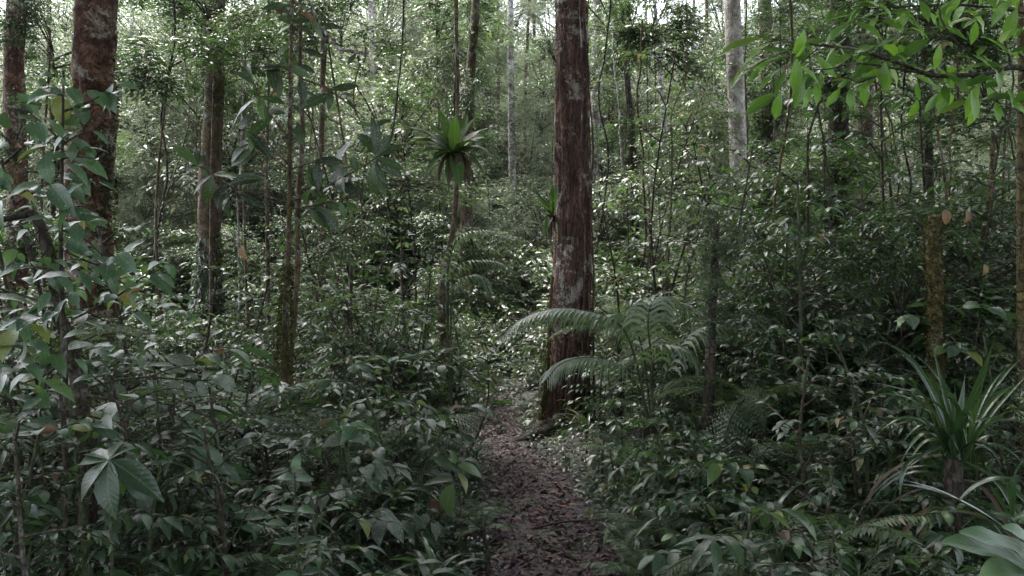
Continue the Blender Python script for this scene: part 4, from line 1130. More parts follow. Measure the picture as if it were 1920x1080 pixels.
# palm with arching fronds
def palm_frond(parent, base, ctrl, Y, pairs, ll, mat=M_PALM, droop=1.5):
    line = smooth_line([np.asarray(c) - base for c in ctrl], 40)
    Vt, Ft, Ut = tube(line, [.010, .003], 6)
    fr = link("frond", MB().add(Vt, Ft, Ut).mesh("rachis", [B_STEM]), parent)
    T = unit(np.gradient(line, axis=0))
    for q in range(pairs):
        u = .24 + .76 * (q + .5) / pairs
        k = u * 39; i = min(int(k), 38); p = line[i] * (1 - k + i) + line[i + 1] * (k - i)
        tt = T[i]; lat = unit(np.cross(tt, [0, 0, 1.0])); up = np.cross(lat, tt)
        L = 1.2 * ll * (math.sin(math.pi * min(1, .16 + u * .8)) ** .6) * random.uniform(.9, 1.08)
        for s in (-1, 1):
            d0 = unit(lat * s * .8 + tt * .65 + up * .1)
            pm = p + d0 * L * .55
            p1 = pm + unit(d0 * .45 - np.array([0, 0, droop * random.uniform(.7, 1.1)])) * L * .55
            V, Fs, UV = strap(p, pm, p1, .024 * L / .3, mat, fold=.25, k=5, up=up)
            link("leaflet", MB().add(V, Fs, UV, random.random()).mesh("leaflet", [mat]), fr)
    return fr
PYm = 5.9
pb = ground_at(1215, PYm)
palm = thing("palm", pb, "young feather palm arching its fronds across the red trunk", "palm")
crownp = at(1222, 790, PYm)
for (c, dy, pr, ll) in [([(1215, 800), (1195, 690), (1165, 612), (1100, 585), (1040, 580), (985, 596), (940, 634)], (-.1, -.25), 32, .30), ([(1218, 800), (1205, 740), (1170, 695), (1130, 674), (1085, 672), (1050, 684), (1025, 712)], (-.2, -.5), 28, .26),
                       ([(1222, 800), (1222, 680), (1215, 610), (1225, 565), (1265, 566), (1300, 585), (1330, 620)], (.2, .5), 22, .30), ([(1225, 800), (1222, 700), (1232, 655), (1262, 648), (1290, 660), (1312, 690)], (-.1, -.3), 18, .24),
                       ([(1220, 800), (1210, 690), (1190, 610), (1160, 590), (1120, 600)], (.4, .9), 18, .28), ([(1228, 800), (1250, 700), (1290, 630), (1350, 610), (1400, 640)], (.1, .2), 20, .28)]:
    n = len(c)
    palm_frond(palm, pb, [at(x, y, PYm + dy[0] + (dy[1] - dy[0]) * i / (n - 1)) for i, (x, y) in enumerate(c)], PYm, pr, ll)
mb = MB()
for q in range(5):
    Vt, Ft, Ut = tube([(random.gauss(0, .04), random.gauss(0, .04), -.05), (random.gauss(0, .02), 0, .5), at(1218 + q * 2, 795, PYm) - pb], [.012, .010, .008], 6); mb.add(Vt, Ft, Ut)
link("stem", mb.mesh("stem", [B_DARK]), palm)
# slighter palms
def small_palm(px, fr, Y, label, ll, pairs):
    b = ground_at(px, Y); t = thing("palm", b, label, "palm")
    for c in fr:
        palm_frond(t, b, [b] + [at(x, y, Y - .03 * i) for i, (x, y) in enumerate(c)], Y, pairs, ll)
small_palm(850, [[(846, 560), (862, 500), (900, 488), (935, 492), (962, 508)], [(840, 560), (852, 530), (885, 516), (905, 522), (918, 548)], [(838, 560), (848, 470), (870, 440), (905, 432), (930, 436)]], 6.5, "slim palm with pale ribbed fronds under the nest fern", .17, 22)
small_palm(795, [[(800, 840), (812, 795), (845, 785), (872, 792), (892, 806)], [(796, 840), (790, 800), (765, 790), (735, 800)]], 5.2, "knee-high palm seedling with ribbed fronds beside the path", .13, 14)
small_palm(1470, [[(1470, 760), (1500, 690), (1545, 665), (1600, 690)], [(1465, 760), (1440, 690), (1400, 672), (1350, 700)], [(1468, 760), (1480, 660), (1520, 630), (1570, 640)]], 6.4, "dim palm with grey-green fronds among the dark shrubs", .22, 16)

# strap-leaved plant
SYp = 3.9
sb = ground_at(1790, SYp); c0 = at(1788, 860, SYp)
sp_ = thing("strap_leaved_plant", sb, "large rosette of long glossy strap leaves on a dark stump", "plant")
link("stem", trunk_mesh("stem", [(0, 0, -.05), (.0, 0, .25), c0 - sb], [.05, .045, .04], B_DARK, sides=12, rough=.3, n=14), sp_)
for q in range(44):
    a = random.uniform(0, 6.283); zz = random.uniform(-.42, .02)
    o = np.array([math.cos(a), math.sin(a), 0]); q0 = c0 + np.array([0, 0, zz])
    strap_leaf(sp_, sb, q0, q0 + o * random.uniform(.2, .4) + [0, 0, random.uniform(-.05, .2)], q0 + o * random.uniform(.3, .6) - [0, 0, random.uniform(.2, .6)], random.uniform(.02, .034), M_BROWNLEAF if q % 3 == 0 else M_STRAP, fold=.5, k=10)
TIPS = [((1745, 628), (1772, 760)), ((1866, 628), (1838, 740)), ((1632, 640), (1735, 640)), ((1722, 690), (1765, 700)), ((1790, 720), (1792, 790)), ((1925, 665), (1850, 720)), ((1908, 720), (1850, 740)), ((1690, 760), (1740, 700)), ((1905, 790), (1850, 770)),
        ((1915, 830), (1850, 790)), ((1640, 820), (1720, 730)), ((1715, 965), (1735, 800)), ((1835, 920), (1810, 790)), ((1880, 880), (1840, 790)), ((1770, 930), (1765, 810)), ((1650, 710), (1730, 690)), ((1700, 880), (1740, 780)), ((1810, 700), (1800, 780)),
        ((1950, 760), (1860, 760)), ((1680, 660), (1745, 690)), ((1850, 700), (1825, 760)), ((1930, 880), (1860, 800)), ((1610, 760), (1710, 690)), ((1760, 740), (1775, 800)), ((1822, 760), (1808, 810)), ((1735, 800), (1755, 790))]
for (tp, md) in TIPS + [((random.uniform(1610, 1960), random.uniform(640, 930)), (random.uniform(1740, 1840), random.uniform(720, 800))) for _ in range(40)]:
    dY = random.uniform(-.45, .5)
    strap_leaf(sp_, sb, c0 + np.array([random.gauss(0, .02), random.gauss(0, .02), 0]), at(md[0], md[1], SYp + dY * .5), at(tp[0], tp[1], SYp + dY), random.uniform(.022, .036), M_STRAP, fold=.5, k=14)
s2b = at(1905, 1000, 3.0)
t = thing("strap_leaved_plant", [s2b[0], 3.0, float(hz(s2b[0], 3.0))], "lower tuft of pale arching strap leaves in front of the large rosette", "plant")
for (bs, md, tp) in [((1895, 1000), (1780, 910), (1655, 905)), ((1880, 990), (1790, 925), (1695, 900)), ((1800, 940), (1850, 880), (1930, 905)), ((1900, 1000), (1880, 900), (1930, 850)), ((1905, 1010), (1830, 950), (1760, 960)), ((1905, 1000), (1870, 930), (1850, 900))]:
    strap_leaf(t, np.array(t.location), at(*bs, 3.0), at(*md, 2.95), at(*tp, 2.9), .032, M_STRAP, fold=.4, k=14)
# big pale leaves in the corner
t = thing("broad_leaved_plant", [1.02, 1.5, float(hz(1.0, 1.5))], "very close pale green leaves jutting in at the lower corner", "plant")
lb = np.array(t.location)
mb = MB(); Vt, Ft, Ut = tube([(0, 0, 0), (.02, 0, .5), at(1975, 1090, 1.6) - lb], [.012, .006], 6); mb.add(Vt, Ft, Ut); link("stem", mb.mesh("stem", [B_STEM]), t)
for (a, b, w) in [((1985, 1095), (1768, 1018), .09), ((1985, 1085), (1800, 1000), .08), ((1980, 1100), (1840, 1085), .10), ((1990, 1080), (1880, 990), .07)]:
    p0, p1 = at(*a, 1.6), at(*b, 1.62)
    strap_leaf(t, lb, p0, (p0 + p1) / 2 + np.array([0, 0, .035]), p1, w, M_PALE, fold=.2, shape='lance')

# tall shrub close on the edge, crooked black stem
O, S = (0, 120), 2.25
LY = 3.0
st = px_line([(268, 30), (266, 200), (262, 400), (258, 600), (256, 780), (262, 1000), (275, 1300)], LY, O, S, 20)
gb = np.array([st[-1][0], LY, float(hz(st[-1][0], LY)) - .02]); st = np.vstack([st, gb])
twigs = [px_line(l, LY, O, S, 8) for l in ([(266, 200), (350, 170), (430, 130), (500, 90)], [(264, 130), (200, 120), (130, 140)], [(262, 330), (200, 270), (130, 210), (60, 150)], [(262, 340), (330, 300), (400, 280)], [(258, 520), (180, 500), (100, 540), (20, 600)], [(260, 400), (320, 390), (400, 400)],
        [(258, 620), (330, 600), (400, 620)], [(258, 700), (330, 720), (400, 720)], [(256, 780), (360, 830), (450, 860)], [(262, 900), (200, 860), (100, 860)], [(300, 1080), (420, 1020), (540, 950), (600, 900), (690, 860)], [(260, 460), (140, 455), (0, 460)])]
LV = [(285, 100, 350, 165), (205, 118, 103, 150), (150, 130, 212, 112), (230, 250, 262, 308), (190, 385, 206, 492), (190, 345, 68, 398), (300, 392, 458, 456), (300, 318, 402, 385), (390, 282, 458, 335), (180, 508, 28, 537), (215, 508, 300, 625), (290, 503, 352, 578), (300, 632, 447, 660), (250, 740, 240, 855),
      (300, 748, 362, 855), (150, 235, 72, 215), (165, 245, 182, 322), (285, 150, 290, 215), (130, 600, 40, 632), (20, 200, 22, 282), (500, 800, 560, 862), (590, 878, 560, 955), (622, 890, 655, 828), (690, 850, 752, 905), (540, 950, 478, 942), (370, 110, 440, 165), (430, 120, 480, 170), (500, 90, 580, 100),
      (380, 180, 330, 185), (160, 55, 210, 40), (180, 60, 170, 90), (110, 150, 70, 170), (260, 60, 280, 95), (240, 300, 180, 330), (330, 300, 270, 290), (320, 470, 370, 540), (250, 560, 180, 600), (200, 650, 90, 660), (120, 700, 50, 760), (240, 660, 300, 690), (390, 720, 330, 725), (400, 740, 420, 800), (450, 860, 380, 880),
      (440, 850, 480, 820), (340, 850, 270, 880), (100, 850, 40, 900), (180, 870, 120, 940), (60, 780, 20, 840), (240, 900, 310, 960), (320, 960, 380, 1000), (440, 1010, 490, 960), (420, 1020, 440, 960), (500, 960, 560, 1010), (140, 980, 60, 1040), (210, 960, 160, 1040), (300, 1060, 360, 1040), (40, 350, -20, 330),
      (10, 460, 60, 500), (60, 150, 30, 130), (230, 830, 290, 850), (330, 830, 380, 790), (380, 900, 440, 930)]
LX = px_leaves(LV, LY, O, S, .3, .7, 1.1)
for b in twigs:
    for q in range(5):
        p = b[random.randrange(2, len(b))] + np.array([random.gauss(0, .02), random.gauss(0, .05), random.gauss(0, .02)])
        LX.append((p, np.array([random.uniform(-1, 1), random.uniform(-.6, .3), random.uniform(-.8, .3)]), np.array([random.gauss(0, .4), -random.uniform(.2, .9), .9]), random.uniform(.07, .14)))
build_plant("shrub", gb, [(st[::-1], [.011, .004], 7)] + [(b, [.005, .002], 5) for b in twigs], LX, 'ovate', "tall close shrub with broad pointed leaves in front of the stout mossy trunk", "shrub", None, B_TWIG)
st = px_line([(-40, 420), (40, 405), (68, 408), (100, 500), (108, 580), (135, 660), (150, 740), (156, 820), (165, 900)], 3.1, n=26)
gb = np.array([st[-1][0] + .02, 3.1, float(hz(st[-1][0], 3.1)) - .03]); st = np.vstack([st, gb])
t = thing("crooked_sapling", gb, "black crooked stem furred with moss rising through the close shrubs", "sapling")
link("trunk", trunk_mesh("trunk", (st - gb)[::-1], [.03, .027, .022, .008], B_DARK, sides=12, rough=.35, n=50, freq=2), t)
moss_sleeve(t, st[8:-1], (.02, .03), 900, .022, gb)
tw = [px_line(l, 3.1, n=8) for l in ([(150, 740), (210, 750), (260, 775), (305, 830)], [(135, 660), (90, 700), (40, 720)], [(108, 580), (60, 560), (0, 540)])]
for b in tw:
    Vt, Ft, Ut = tube(b - gb, [.008, .003], 5); link("branch", MB().add(Vt, Ft, Ut).mesh("branch", [B_TWIG]), t)
lv = []
for (cx, cy, m, sp) in [(50, 590, 22, 55), (190, 560, 16, 60), (40, 700, 18, 50), (200, 640, 16, 60), (80, 800, 12, 60)]:
    for _ in range(m):
        a = at(cx + random.gauss(0, sp), cy + random.gauss(0, 40), 3.1 + random.uniform(-.4, .4))
        lv.append((a, np.array([random.uniform(-1, 1), random.uniform(-.6, .3), random.uniform(-.7, .2)]), np.array([random.gauss(0, .3), -.4, 1]), random.uniform(.08, .16)))
add_leaves(t, gb, 'ovate', lv)

# spray of dull spotted leaves
O, S = (0, 540), 2.0
Yc = 3.4
tw = [px_line([(330, 375), (450, 425), (560, 510), (620, 590)], Yc, O, S, 10), px_line([(330, 375), (440, 345), (560, 335), (700, 345), (810, 345)], Yc, O, S, 12), px_line([(560, 335), (650, 300), (735, 285)], Yc, O, S, 6), px_line([(330, 375), (300, 500), (300, 900)], Yc, O, S, 6)]
gb = np.array([tw[3][-1][0], Yc, float(hz(tw[3][-1][0], Yc))]); tw[3] = np.vstack([tw[3], gb])
LV = [(560, 350, 572, 415), (600, 350, 612, 425), (635, 350, 684, 395), (690, 352, 742, 435), (740, 350, 782, 412), (755, 345, 795, 308), (785, 350, 828, 355), (805, 325, 905, 388), (735, 300, 612, 240), (665, 320, 595, 288), (700, 325, 750, 335), (545, 330, 530, 280), (470, 400, 420, 350), (600, 580, 640, 540), (600, 590, 590, 650), (640, 300, 700, 310), (830, 350, 800, 320)]
build_plant("spotted_shrub", gb, [(tw[0], [.006, .003], 5), (tw[1], [.006, .003], 5), (tw[2], [.004, .002], 5), (tw[3][::-1], [.01, .006], 6)], px_leaves(LV, Yc, O, S, .12, .7), 'grey', "spray of dull leaves flecked with white spots held out over the undergrowth", "shrub", None, B_TWIG)

# hanging fan of big leaves near the lower edge
gb = ground_at(195, 2.5); cpt = at(205, 862, 2.5)
lv = [(cpt, at(x, y, 2.5 + dy) - cpt, np.array([random.gauss(0, .2), -.7, 1]), np.linalg.norm(at(x, y, 2.5 + dy) - cpt)) for x, y, dy in [(133, 938, -.05), (204, 975, -.1), (310, 938, -.03), (265, 822, .2), (120, 860, .15), (175, 830, .25), (290, 870, .2), (232, 900, .2)]]
build_plant("seedling", gb, [([gb, (gb + cpt) / 2 + [.02, 0, 0], cpt], [.006, .004], 6)], lv, 'dark', "seedling with a drooping fan of three big veined leaves by the crooked stem", "seedling", None)
# seedling with paired leaves
gb = ground_at(575, 2.75); tp = at(552, 885, 2.75)
lv = []
for q in range(8):
    f = .12 + .85 * q / 7
    p = gb * (1 - f) + tp * f
    for s in (-1, 1):
        lv.append((p, np.array([s, random.uniform(-.4, .3), .25 - .1 * random.random()]), np.array([0, -.55, 1]), .115 * (1.1 - .45 * f) * random.uniform(.9, 1.1)))
lv.append((tp, np.array([.2, 0, 1]), np.array([0, -1, .3]), .07))
build_plant("seedling", gb, [([gb, (gb + tp) / 2, tp], [.006, .003], 6)], lv, 'ovate', "upright seedling with neat pairs of blue-green leaves up its stem", "seedling", None)
# pale leaf cluster, big light leaves at path edge
gb = ground_at(690, 3.9)
tb, lv = arch(gb, .82, .38, 6, 7, .14, seed=5)
build_plant("shrub", gb, tb, lv, 'grey', "pale dusty-leaved shrub standing clear of the undergrowth below the nest fern", "shrub", None)
gb = ground_at(868, 4.2); c2 = at(862, 880, 4.2)
build_plant("seedling", gb, [([gb, (gb + c2) / 2, c2], [.006, .004], 6)], px_leaves([(858, 872, 910, 893), (850, 880, 808, 850), (858, 885, 880, 925), (850, 900, 790, 905), (855, 870, 845, 842), (850, 905, 832, 975)], 4.2, (0, 0), 1, .1), 'mid', "light green seedling with one long leaf leaning over the path edge", "seedling", None)
# pale small-leaved shrub before the strap plant
gb = ground_at(1560, 4.3)
tb, lv = arch(gb, 1.15, .75, 13, 14, .055, seed=9, droop=.15)
tb2, lv2 = arch(gb + [.25, .1, 0], .95, .6, 9, 14, .055, seed=10, droop=.15)
build_plant("shrub", gb, tb + tb2, lv + lv2, 'grey', "airy shrub of tiny whitish leaves in flat tiers before the strap leaves", "shrub", None, B_TWIG)
# leaf tangle on the thin dark trunk beyond the palm
gb = ground_at(1330, 7.4)
tb, lv = arch(gb, 2.3, .5, 14, 9, .11, seed=21, bare=.35)
build_plant("climber", gb, tb, lv, 'mid', "climber with fresh green leaves up the thin dark trunk beyond the palm", "climber", None)
# single caught leaves
for (px, py, Y, k, s, lab) in [(1771, 392, 4.5, 'dead', .11, "pinkish dead leaf caught high by the mossy broken stem"), (1811, 395, 4.5, 'dead', .09, "pale tan dead leaf caught beside the pinkish dead leaf"), (1845, 495, 5, 'dead', .09, "pink-tan dead leaf caught on the slanting mossy vine"), (455, 460, 6, 'dead', .14, "brown withered leaf dangling from a thread past the lichened trunk")]:
    a = at(px, py, Y); b = a + np.array([0.1, -.2, -1])
    o = link(k + "_leaf", random.choice(LS[k]), None, leaf_matrix(a, b - a, np.array([random.uniform(-.5, .5), -1, .3]), s, np.zeros(3)))
    tag(o, lab, "leaf")
    Vt, Ft, Ut = tube([(0, 0, 0), (.3, -.2, .4), (.8, -.1, 1.1)], [.02, .01], 4)
    link("twig", MB().add(Vt, Ft, Ut).mesh("twig", [B_TWIG]), o)

# ------------------------------------------------------------------ layers of individual plants
n1 = grow_layer(62, 2.3, 4.6, NEAR_X, NEAR_Y, ['ovate', 'dark', 'mid', 'lance', 'grey'], [4, 4, 1.2, 2, 1.5], (.06, .115))
n2 = grow_layer(95, 4.6, 9.0, MID_X, MID_Y, ['ovate', 'dark', 'mid', 'lance', 'grey'], [2.5, 4, 2, 2, 1.2], (.07, .13))
n1 += grow_layer(45, 3.6, 7.5, [1100, 1130, 1200, 1300, 1500, 1700, 1920], [900, 860, 800, 770, 760, 740, 720], ['dark', 'mid', 'lance', 'ovate'], [5, 1, 2, 1], (.05, .10))
n1 += grow_layer(26, 4.4, 5.8, [1120, 1150, 1250, 1340], [800, 770, 740, 740], ['dark', 'mid', 'lance', 'ovate'], [5, 1, 2, 1], (.05, .09))
n2 += grow_layer(40, 9.3, 15, [-200, 700, 850, 1030, 1130, 1300, 2100], [500, 560, 590, 600, 600, 480, 350], ['dark', 'mid', 'ovate'], [4, 2, 2], (.09, .14))
n1 += fine_layer(45, 2.5, 5.0, NEAR_X, NEAR_Y, (.03, .05))
n2 += fine_layer(60, 5.0, 9.5, MID_X, MID_Y, (.04, .065))
print("plants", n1, n2)

def bush_layer(n, Y0, Y1, PX, PYs, meshes, words, group, ctr=(.2, .95), smin=.45, smax=1.1, tries=12, name="bush"):
    made = 0
    for _ in range(n * tries):
        if made >= n: break
        Y = random.uniform(Y0, Y1)
        px = random.uniform(max(-60, PX[0]), min(1985, PX[-1]))
        g = ground_at(px, Y)
        if float(path_d(g[0], g[1])) < .5: continue
        s = random.uniform(smin, smax)
        zt = CAM_H + (540 - prof(PX, PYs, px)) / F_PX * Y
        Hmax = zt - g[2]
        if Hmax < .6: continue
        H = max(.5, Hmax * random.uniform(*ctr))
        s = min(s, H * .6)
        zc = H - s * .75
        c = np.array([g[0], g[1], g[2] + zc])
        tpx = pxof(c + [0, 0, s])[1]; bpx = pxof(c - [0, 0, s])[1]
        if not clear(px, s * .9 / Y * F_PX, tpx, bpx, Y): continue
        hgt = "low" if tpx > 420 else "middling" if tpx > 220 else "high"
        lab = f"{hgt} {'broad' if s > (smin + smax) / 2 else 'narrow'} {words} {place_words(px, Y)}"
        t = thing(name, g, lab, "bush" if name == "bush" else "tree", lab)
        Vt, Ft, Ut = tube(smooth_line([(0, 0, -.05), (random.gauss(0, .06 * zc), random.gauss(0, .05 * zc), zc * .5), (random.gauss(0, .05), 0, zc + s * .3)], 8), [.007 + .0028 * H, .005], 6)
        link("trunk" if name != "bush" else "stem", MB().add(Vt, Ft, Ut).mesh("stem", [B_TWIG]), t)
        fol("foliage" if name == "bush" else "crown", meshes, t, (0, 0, zc), (s, s, s * random.uniform(.8, 1.3)))
        if name != "bush":
            for fz in ((.25, .5, .75) if name == "understory_tree" else (.3, .62)):
                if zc * fz > .4:
                    s2 = s * random.uniform(.45, .75)
                    fol("crown", meshes, t, (random.gauss(0, .3), random.gauss(0, .3), zc * (fz + random.uniform(-.1, .1))), (s2, s2, s2))
        made += 1
    return made
for (px, py, Y, s, g_, lab) in [(395, 35, 10.5, .65, BUSH_DARK, "dark-leaved tree top hanging over the lichened trunk"), (320, 110, 9.5, .5, BUSH_DARK, "dark leafy spray between the stout mossy trunk and the lichened trunk"), (470, 120, 10, .55, BUSH_DARK, "dark leafy tree top beside the twin-stemmed sapling"),
        (640, 60, 9, .42, BUSH_DARK, "leafy tree top hanging above the leathery sapling"), (100, 90, 9, .6, BUSH_DARK, "dark foliage between the two mossy trunks at the edge"), (620, 420, 8.5, .5, BUSH_MID, "mid green small tree behind the twin stems"), (1220, 60, 14, 1.0, BUSH_MID, "leafy tree top beyond the red trunk beside the pale trunk"), (1660, 90, 9, .7, BUSH_DARK, "dark leafy tree top behind the bright bough"), (1850, 170, 8.5, .7, BUSH_DARK, "dark leafy tree top above the slanting mossy vine"), (1490, 330, 10, .7, BUSH_DARK, "dark drooping tree under the bright bough"), (1750, 30, 8, .5, BUSH_DARK, "dark leaf mass over the thin near-black trunk"),
        (1660, 400, 8, .6, BUSH_DARK, "dark leafy tree between the creeper-hung trunk and the broken stem"), (1250, 330, 11, .7, BUSH_MID, "leafy small tree between red and pale trunks"), (820, 60, 17, 1.0, BUSH_MID, "fresh green tree top above the nest fern"), (570, 150, 14, .8, BUSH_MID, "tree top seen through the leathery sapling")]:
    c = at(px, py, Y); g = np.array([c[0], c[1], float(hz(c[0], c[1]))])
    t = thing("understory_tree", g, lab, "tree")
    H = c[2] - g[2]
    Vt, Ft, Ut = tube(smooth_line([(0, 0, -.05), (random.gauss(0, .1), 0, H * .5), (random.gauss(0, .1), 0, H)], 10), [.025, .010], 7)
    link("trunk", MB().add(Vt, Ft, Ut).mesh("trunk", [B_BROWN]), t)
    fol("crown", g_, t, (0, 0, H), (s, s, s * .8))
for q in range(54):
    px, py, Y = random.uniform(-40, 1960), random.uniform(-60, 330), random.uniform(10.5, 20)
    s = random.uniform(.35, .7) * (Y / 13) ** .5
    if not clear(px, s * .9 / Y * F_PX, py - s / Y * F_PX, py + s / Y * F_PX, Y): continue
    if 205 < px < 375 and py > 120: continue
    c = at(px, py, Y); g = np.array([c[0], c[1], float(hz(c[0], c[1]))]); H = c[2] - g[2]
    dk = random.random() < .55
    lab = f"{'dark' if dk else 'fresh green'} leafy {'treetop' if py < 60 else 'small tree'} {place_words(px, 20)}"
    t = thing("understory_tree", g, lab, "tree", lab)
    Vt, Ft, Ut = tube(smooth_line([(0, 0, -.05), (random.gauss(0, .15), 0, H * .3), (random.gauss(0, .15), 0, H * .65), (0, 0, H)], 12), [.015, .006], 6)
    link("trunk", MB().add(Vt, Ft, Ut).mesh("trunk", [random.choice([B_BROWN, B_DARK])]), t)
    fol("crown", BUSH_DARK if dk else BUSH_MID, t, (0, 0, H), (s, s, s * random.uniform(.6, 1.0)))
n3 = bush_layer(80, 7, 12, MID_X, MID_Y, BUSH_DARK + BUSH_MID, "shaded bush", None, (.3, .9), .35, .7)
n3 += bush_layer(34, 5.6, 9, [1330, 1500, 1700, 1920, 2100], [470, 400, 350, 320, 300], BUSH_DARK, "shaded bush", None, (.35, 1.0), .3, .55)
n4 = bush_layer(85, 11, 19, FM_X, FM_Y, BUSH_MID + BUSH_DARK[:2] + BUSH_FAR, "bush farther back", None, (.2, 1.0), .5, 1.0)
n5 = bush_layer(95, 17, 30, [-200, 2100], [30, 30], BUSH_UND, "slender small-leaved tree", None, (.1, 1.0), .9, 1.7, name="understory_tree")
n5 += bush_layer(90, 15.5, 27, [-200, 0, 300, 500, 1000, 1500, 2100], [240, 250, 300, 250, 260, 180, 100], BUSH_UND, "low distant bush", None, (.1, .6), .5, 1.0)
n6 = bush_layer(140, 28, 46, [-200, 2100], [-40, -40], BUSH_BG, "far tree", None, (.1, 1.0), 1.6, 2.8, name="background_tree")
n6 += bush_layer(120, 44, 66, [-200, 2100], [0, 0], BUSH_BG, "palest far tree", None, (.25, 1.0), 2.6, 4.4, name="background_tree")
print("bushes", n3, n4, n5, n6)

# ferns
for (px, Y, L, n, tr, lab) in [(270, 15.5, 1.4, 11, .5, "bright fern spreading in the pale clearing under the stout mossy trunk"), (330, 17, 1.5, 11, .8, "bright tree fern at the far side of the pale clearing"), (235, 13, 1.2, 10, .3, "light green fern at the near side of the clearing"), (300, 11, 1.1, 10, .2, "light fern below the pale clearing by the lichened trunk"),
                               (450, 13, 1.3, 10, .3, "fern in the light patch beyond the lichened trunk"), (360, 9, .9, 9, .1, "soft fern at the foot of the lichened trunk"), (290, 8, .8, 9, .1, "soft fern before the light clearing ferns"), (650, 6.5, .8, 9, .3, "soft feathery fern right of the sapling's mossy foot"),
                               (215, 19, 2.0, 10, 2.4, "tree fern with long pale fronds leaning out behind the stout mossy trunk"), (1190, 12, 1.2, 10, .9, "fern with feathery fronds behind the palm"), (1300, 14, 1.4, 10, 1.1, "tall feathery fern beyond the palm under the pale trunk"), (1480, 10, 1.1, 10, .6, "dim fern under the dark creeper-hung trunk"), (1850, 9, 1.2, 10, 1.2, "dim feathery fern behind the slanting mossy vine"),
                               (560, 14, 1.2, 9, .6, "fern glimpsed between the twin stems"), (760, 12, 1.1, 9, .5, "fern below the nest fern's crooked stem"), (930, 15, 1.0, 9, .2, "light fern where the path climbs out of sight"), (925, 20, 1.3, 10, 2.0, "tree fern with hanging pale fronds beside the mottled trunk")]:
    fern(ground_at(px, Y), L, n, lab, None, False, tr)
for (px, Y, L) in [(905, 4.15, .22), (870, 5.1, .3), (340, 3.2, .4), (640, 3.0, .35), (180, 2.7, .35), (1230, 4.2, .35), (1330, 4.6, .45), (1430, 4.3, .4), (1270, 5.2, .4), (1560, 3.6, .4), (1180, 6.3, .45), (760, 5.6, .4), (420, 4.2, .45), (520, 3.3, .3), (1400, 3.5, .35), (1640, 3.3, .4), (1500, 5.0, .5), (1215, 3.7, .28)]:
    g = ground_at(px, Y)
    lab = f"small ribbed fern low {place_words(px, Y)}" if Y < 4.4 else f"small ribbed fern half hidden {place_words(px, Y)}"
    fern(g, L * 1.35, random.choice([6, 7, 8, 9]), lab, lab, random.random() < .6, random.uniform(.1, .4))

for (px, Y, H, sp, k, ll, lab) in [(1270, 9.0, 4.2, .9, 'mid', .12, "tall leafy sapling standing up behind the arching palm"), (1480, 8.4, 4.0, .9, 'dark', .13, "tall dark sapling with drooping leaves under the bright bough"), (1690, 7.6, 3.7, .9, 'dark', .12, "tall dark sapling between the creeper-hung trunk and the near-black trunk"), (1830, 7.0, 3.6, .8, 'mid', .11, "tall fresh green sapling behind the slanting mossy vine"),
                                   (1190, 12, 4.8, 1.0, 'dark', .13, "tall dark sapling before the dark upright trunk"), (690, 9.5, 3.9, .9, 'lance', .15, "tall narrow-leaved sapling past the leathery leaf whorl"), (775, 10.5, 3.6, .9, 'mid', .13, "tall fresh green sapling just before the nest fern's side of the path"),
                                   (1240, 8.2, 2.6, .9, 'dark', .11, "tall branching shrub with dark leaves right behind the arching palm"), (1420, 7.4, 2.7, 1.0, 'mid', .10, "tall branching fresh green shrub past the climber-clad trunk"), (1500, 8.0, 3.0, 1.0, 'dark', .12, "tall spreading dark shrub under the creeper-hung trunk"),
                                   (1380, 9.2, 3.2, 1.1, 'lance', .13, "very tall narrow-leaved shrub below the broad pale trunk"), (1600, 7.0, 2.3, .9, 'dark', .10, "dark arching shrub between the creeper-hung trunk and the broken stem"), (1160, 9.8, 2.6, .8, 'mid', .10, "tall fresh green shrub just behind the red trunk"),
                                   (60, 4.8, 2.2, .8, 'dark', .10, "tall dark-leaved shrub under the slender edge trunk"), (230, 5.6, 1.9, .8, 'ovate', .12, "tall bluish shrub below the stout mossy trunk"), (330, 6.8, 1.6, .7, 'mid', .09, "fresh green shrub before the fern clearing"), (1860, 6.2, 2.2, .9, 'dark', .11, "tall dark shrub behind the strap-leaved rosette"),
                                   (640, 8.4, 2.2, .8, 'mid', .11, "tall fresh green shrub behind the twin stems"), (745, 8.0, 2.0, .8, 'dark', .11, "tall dark shrub between the twin stems and the nest fern"), (450, 7.6, 1.5, .7, 'grey', .11, "dull spotted shrub before the lichened trunk")]:
    g = ground_at(px, Y)
    tb, lv = arch(g, H, sp, int(9 + 4 * H), 8, ll, bare=.12, lean=(random.uniform(-.25, .25), random.uniform(-.1, .1)), stem_r=.018)
    build_plant("shrub", g, tb, lv[:290], k, lab, "shrub", None, B_DARK)
for (px, Y, L, tr, lab) in [(60, 5.4, 1.0, .9, "feathery fern on a short trunk under the slender edge trunk"), (300, 6.0, .95, .5, "feathery fern before the fern clearing"), (215, 4.2, .75, .55, "feathery fern by the crooked stem's foot"), (470, 5.0, .8, .5, "feathery fern before the sapling's mossy foot"), (620, 4.6, .7, .45, "feathery fern past the sapling's mossy foot"),
                            (1420, 5.6, .9, .6, "feathery fern in front of the dim palm"), (1540, 6.4, 1.0, .8, "feathery fern beside the airy tiny-leaved shrub"), (1290, 7.0, 1.0, .8, "feathery fern behind the palm's far fronds"), (1160, 8.4, .9, .9, "feathery fern beside the red trunk's shaded flank"), (1380, 11, 1.3, 1.3, "tall feathery fern under the broad pale trunk"), (745, 5.4, .7, .4, "feathery fern in front of the crooked mossy stem")]:
    fern(ground_at(px, Y), L, random.choice([9, 10, 11]), lab, None, False, tr)
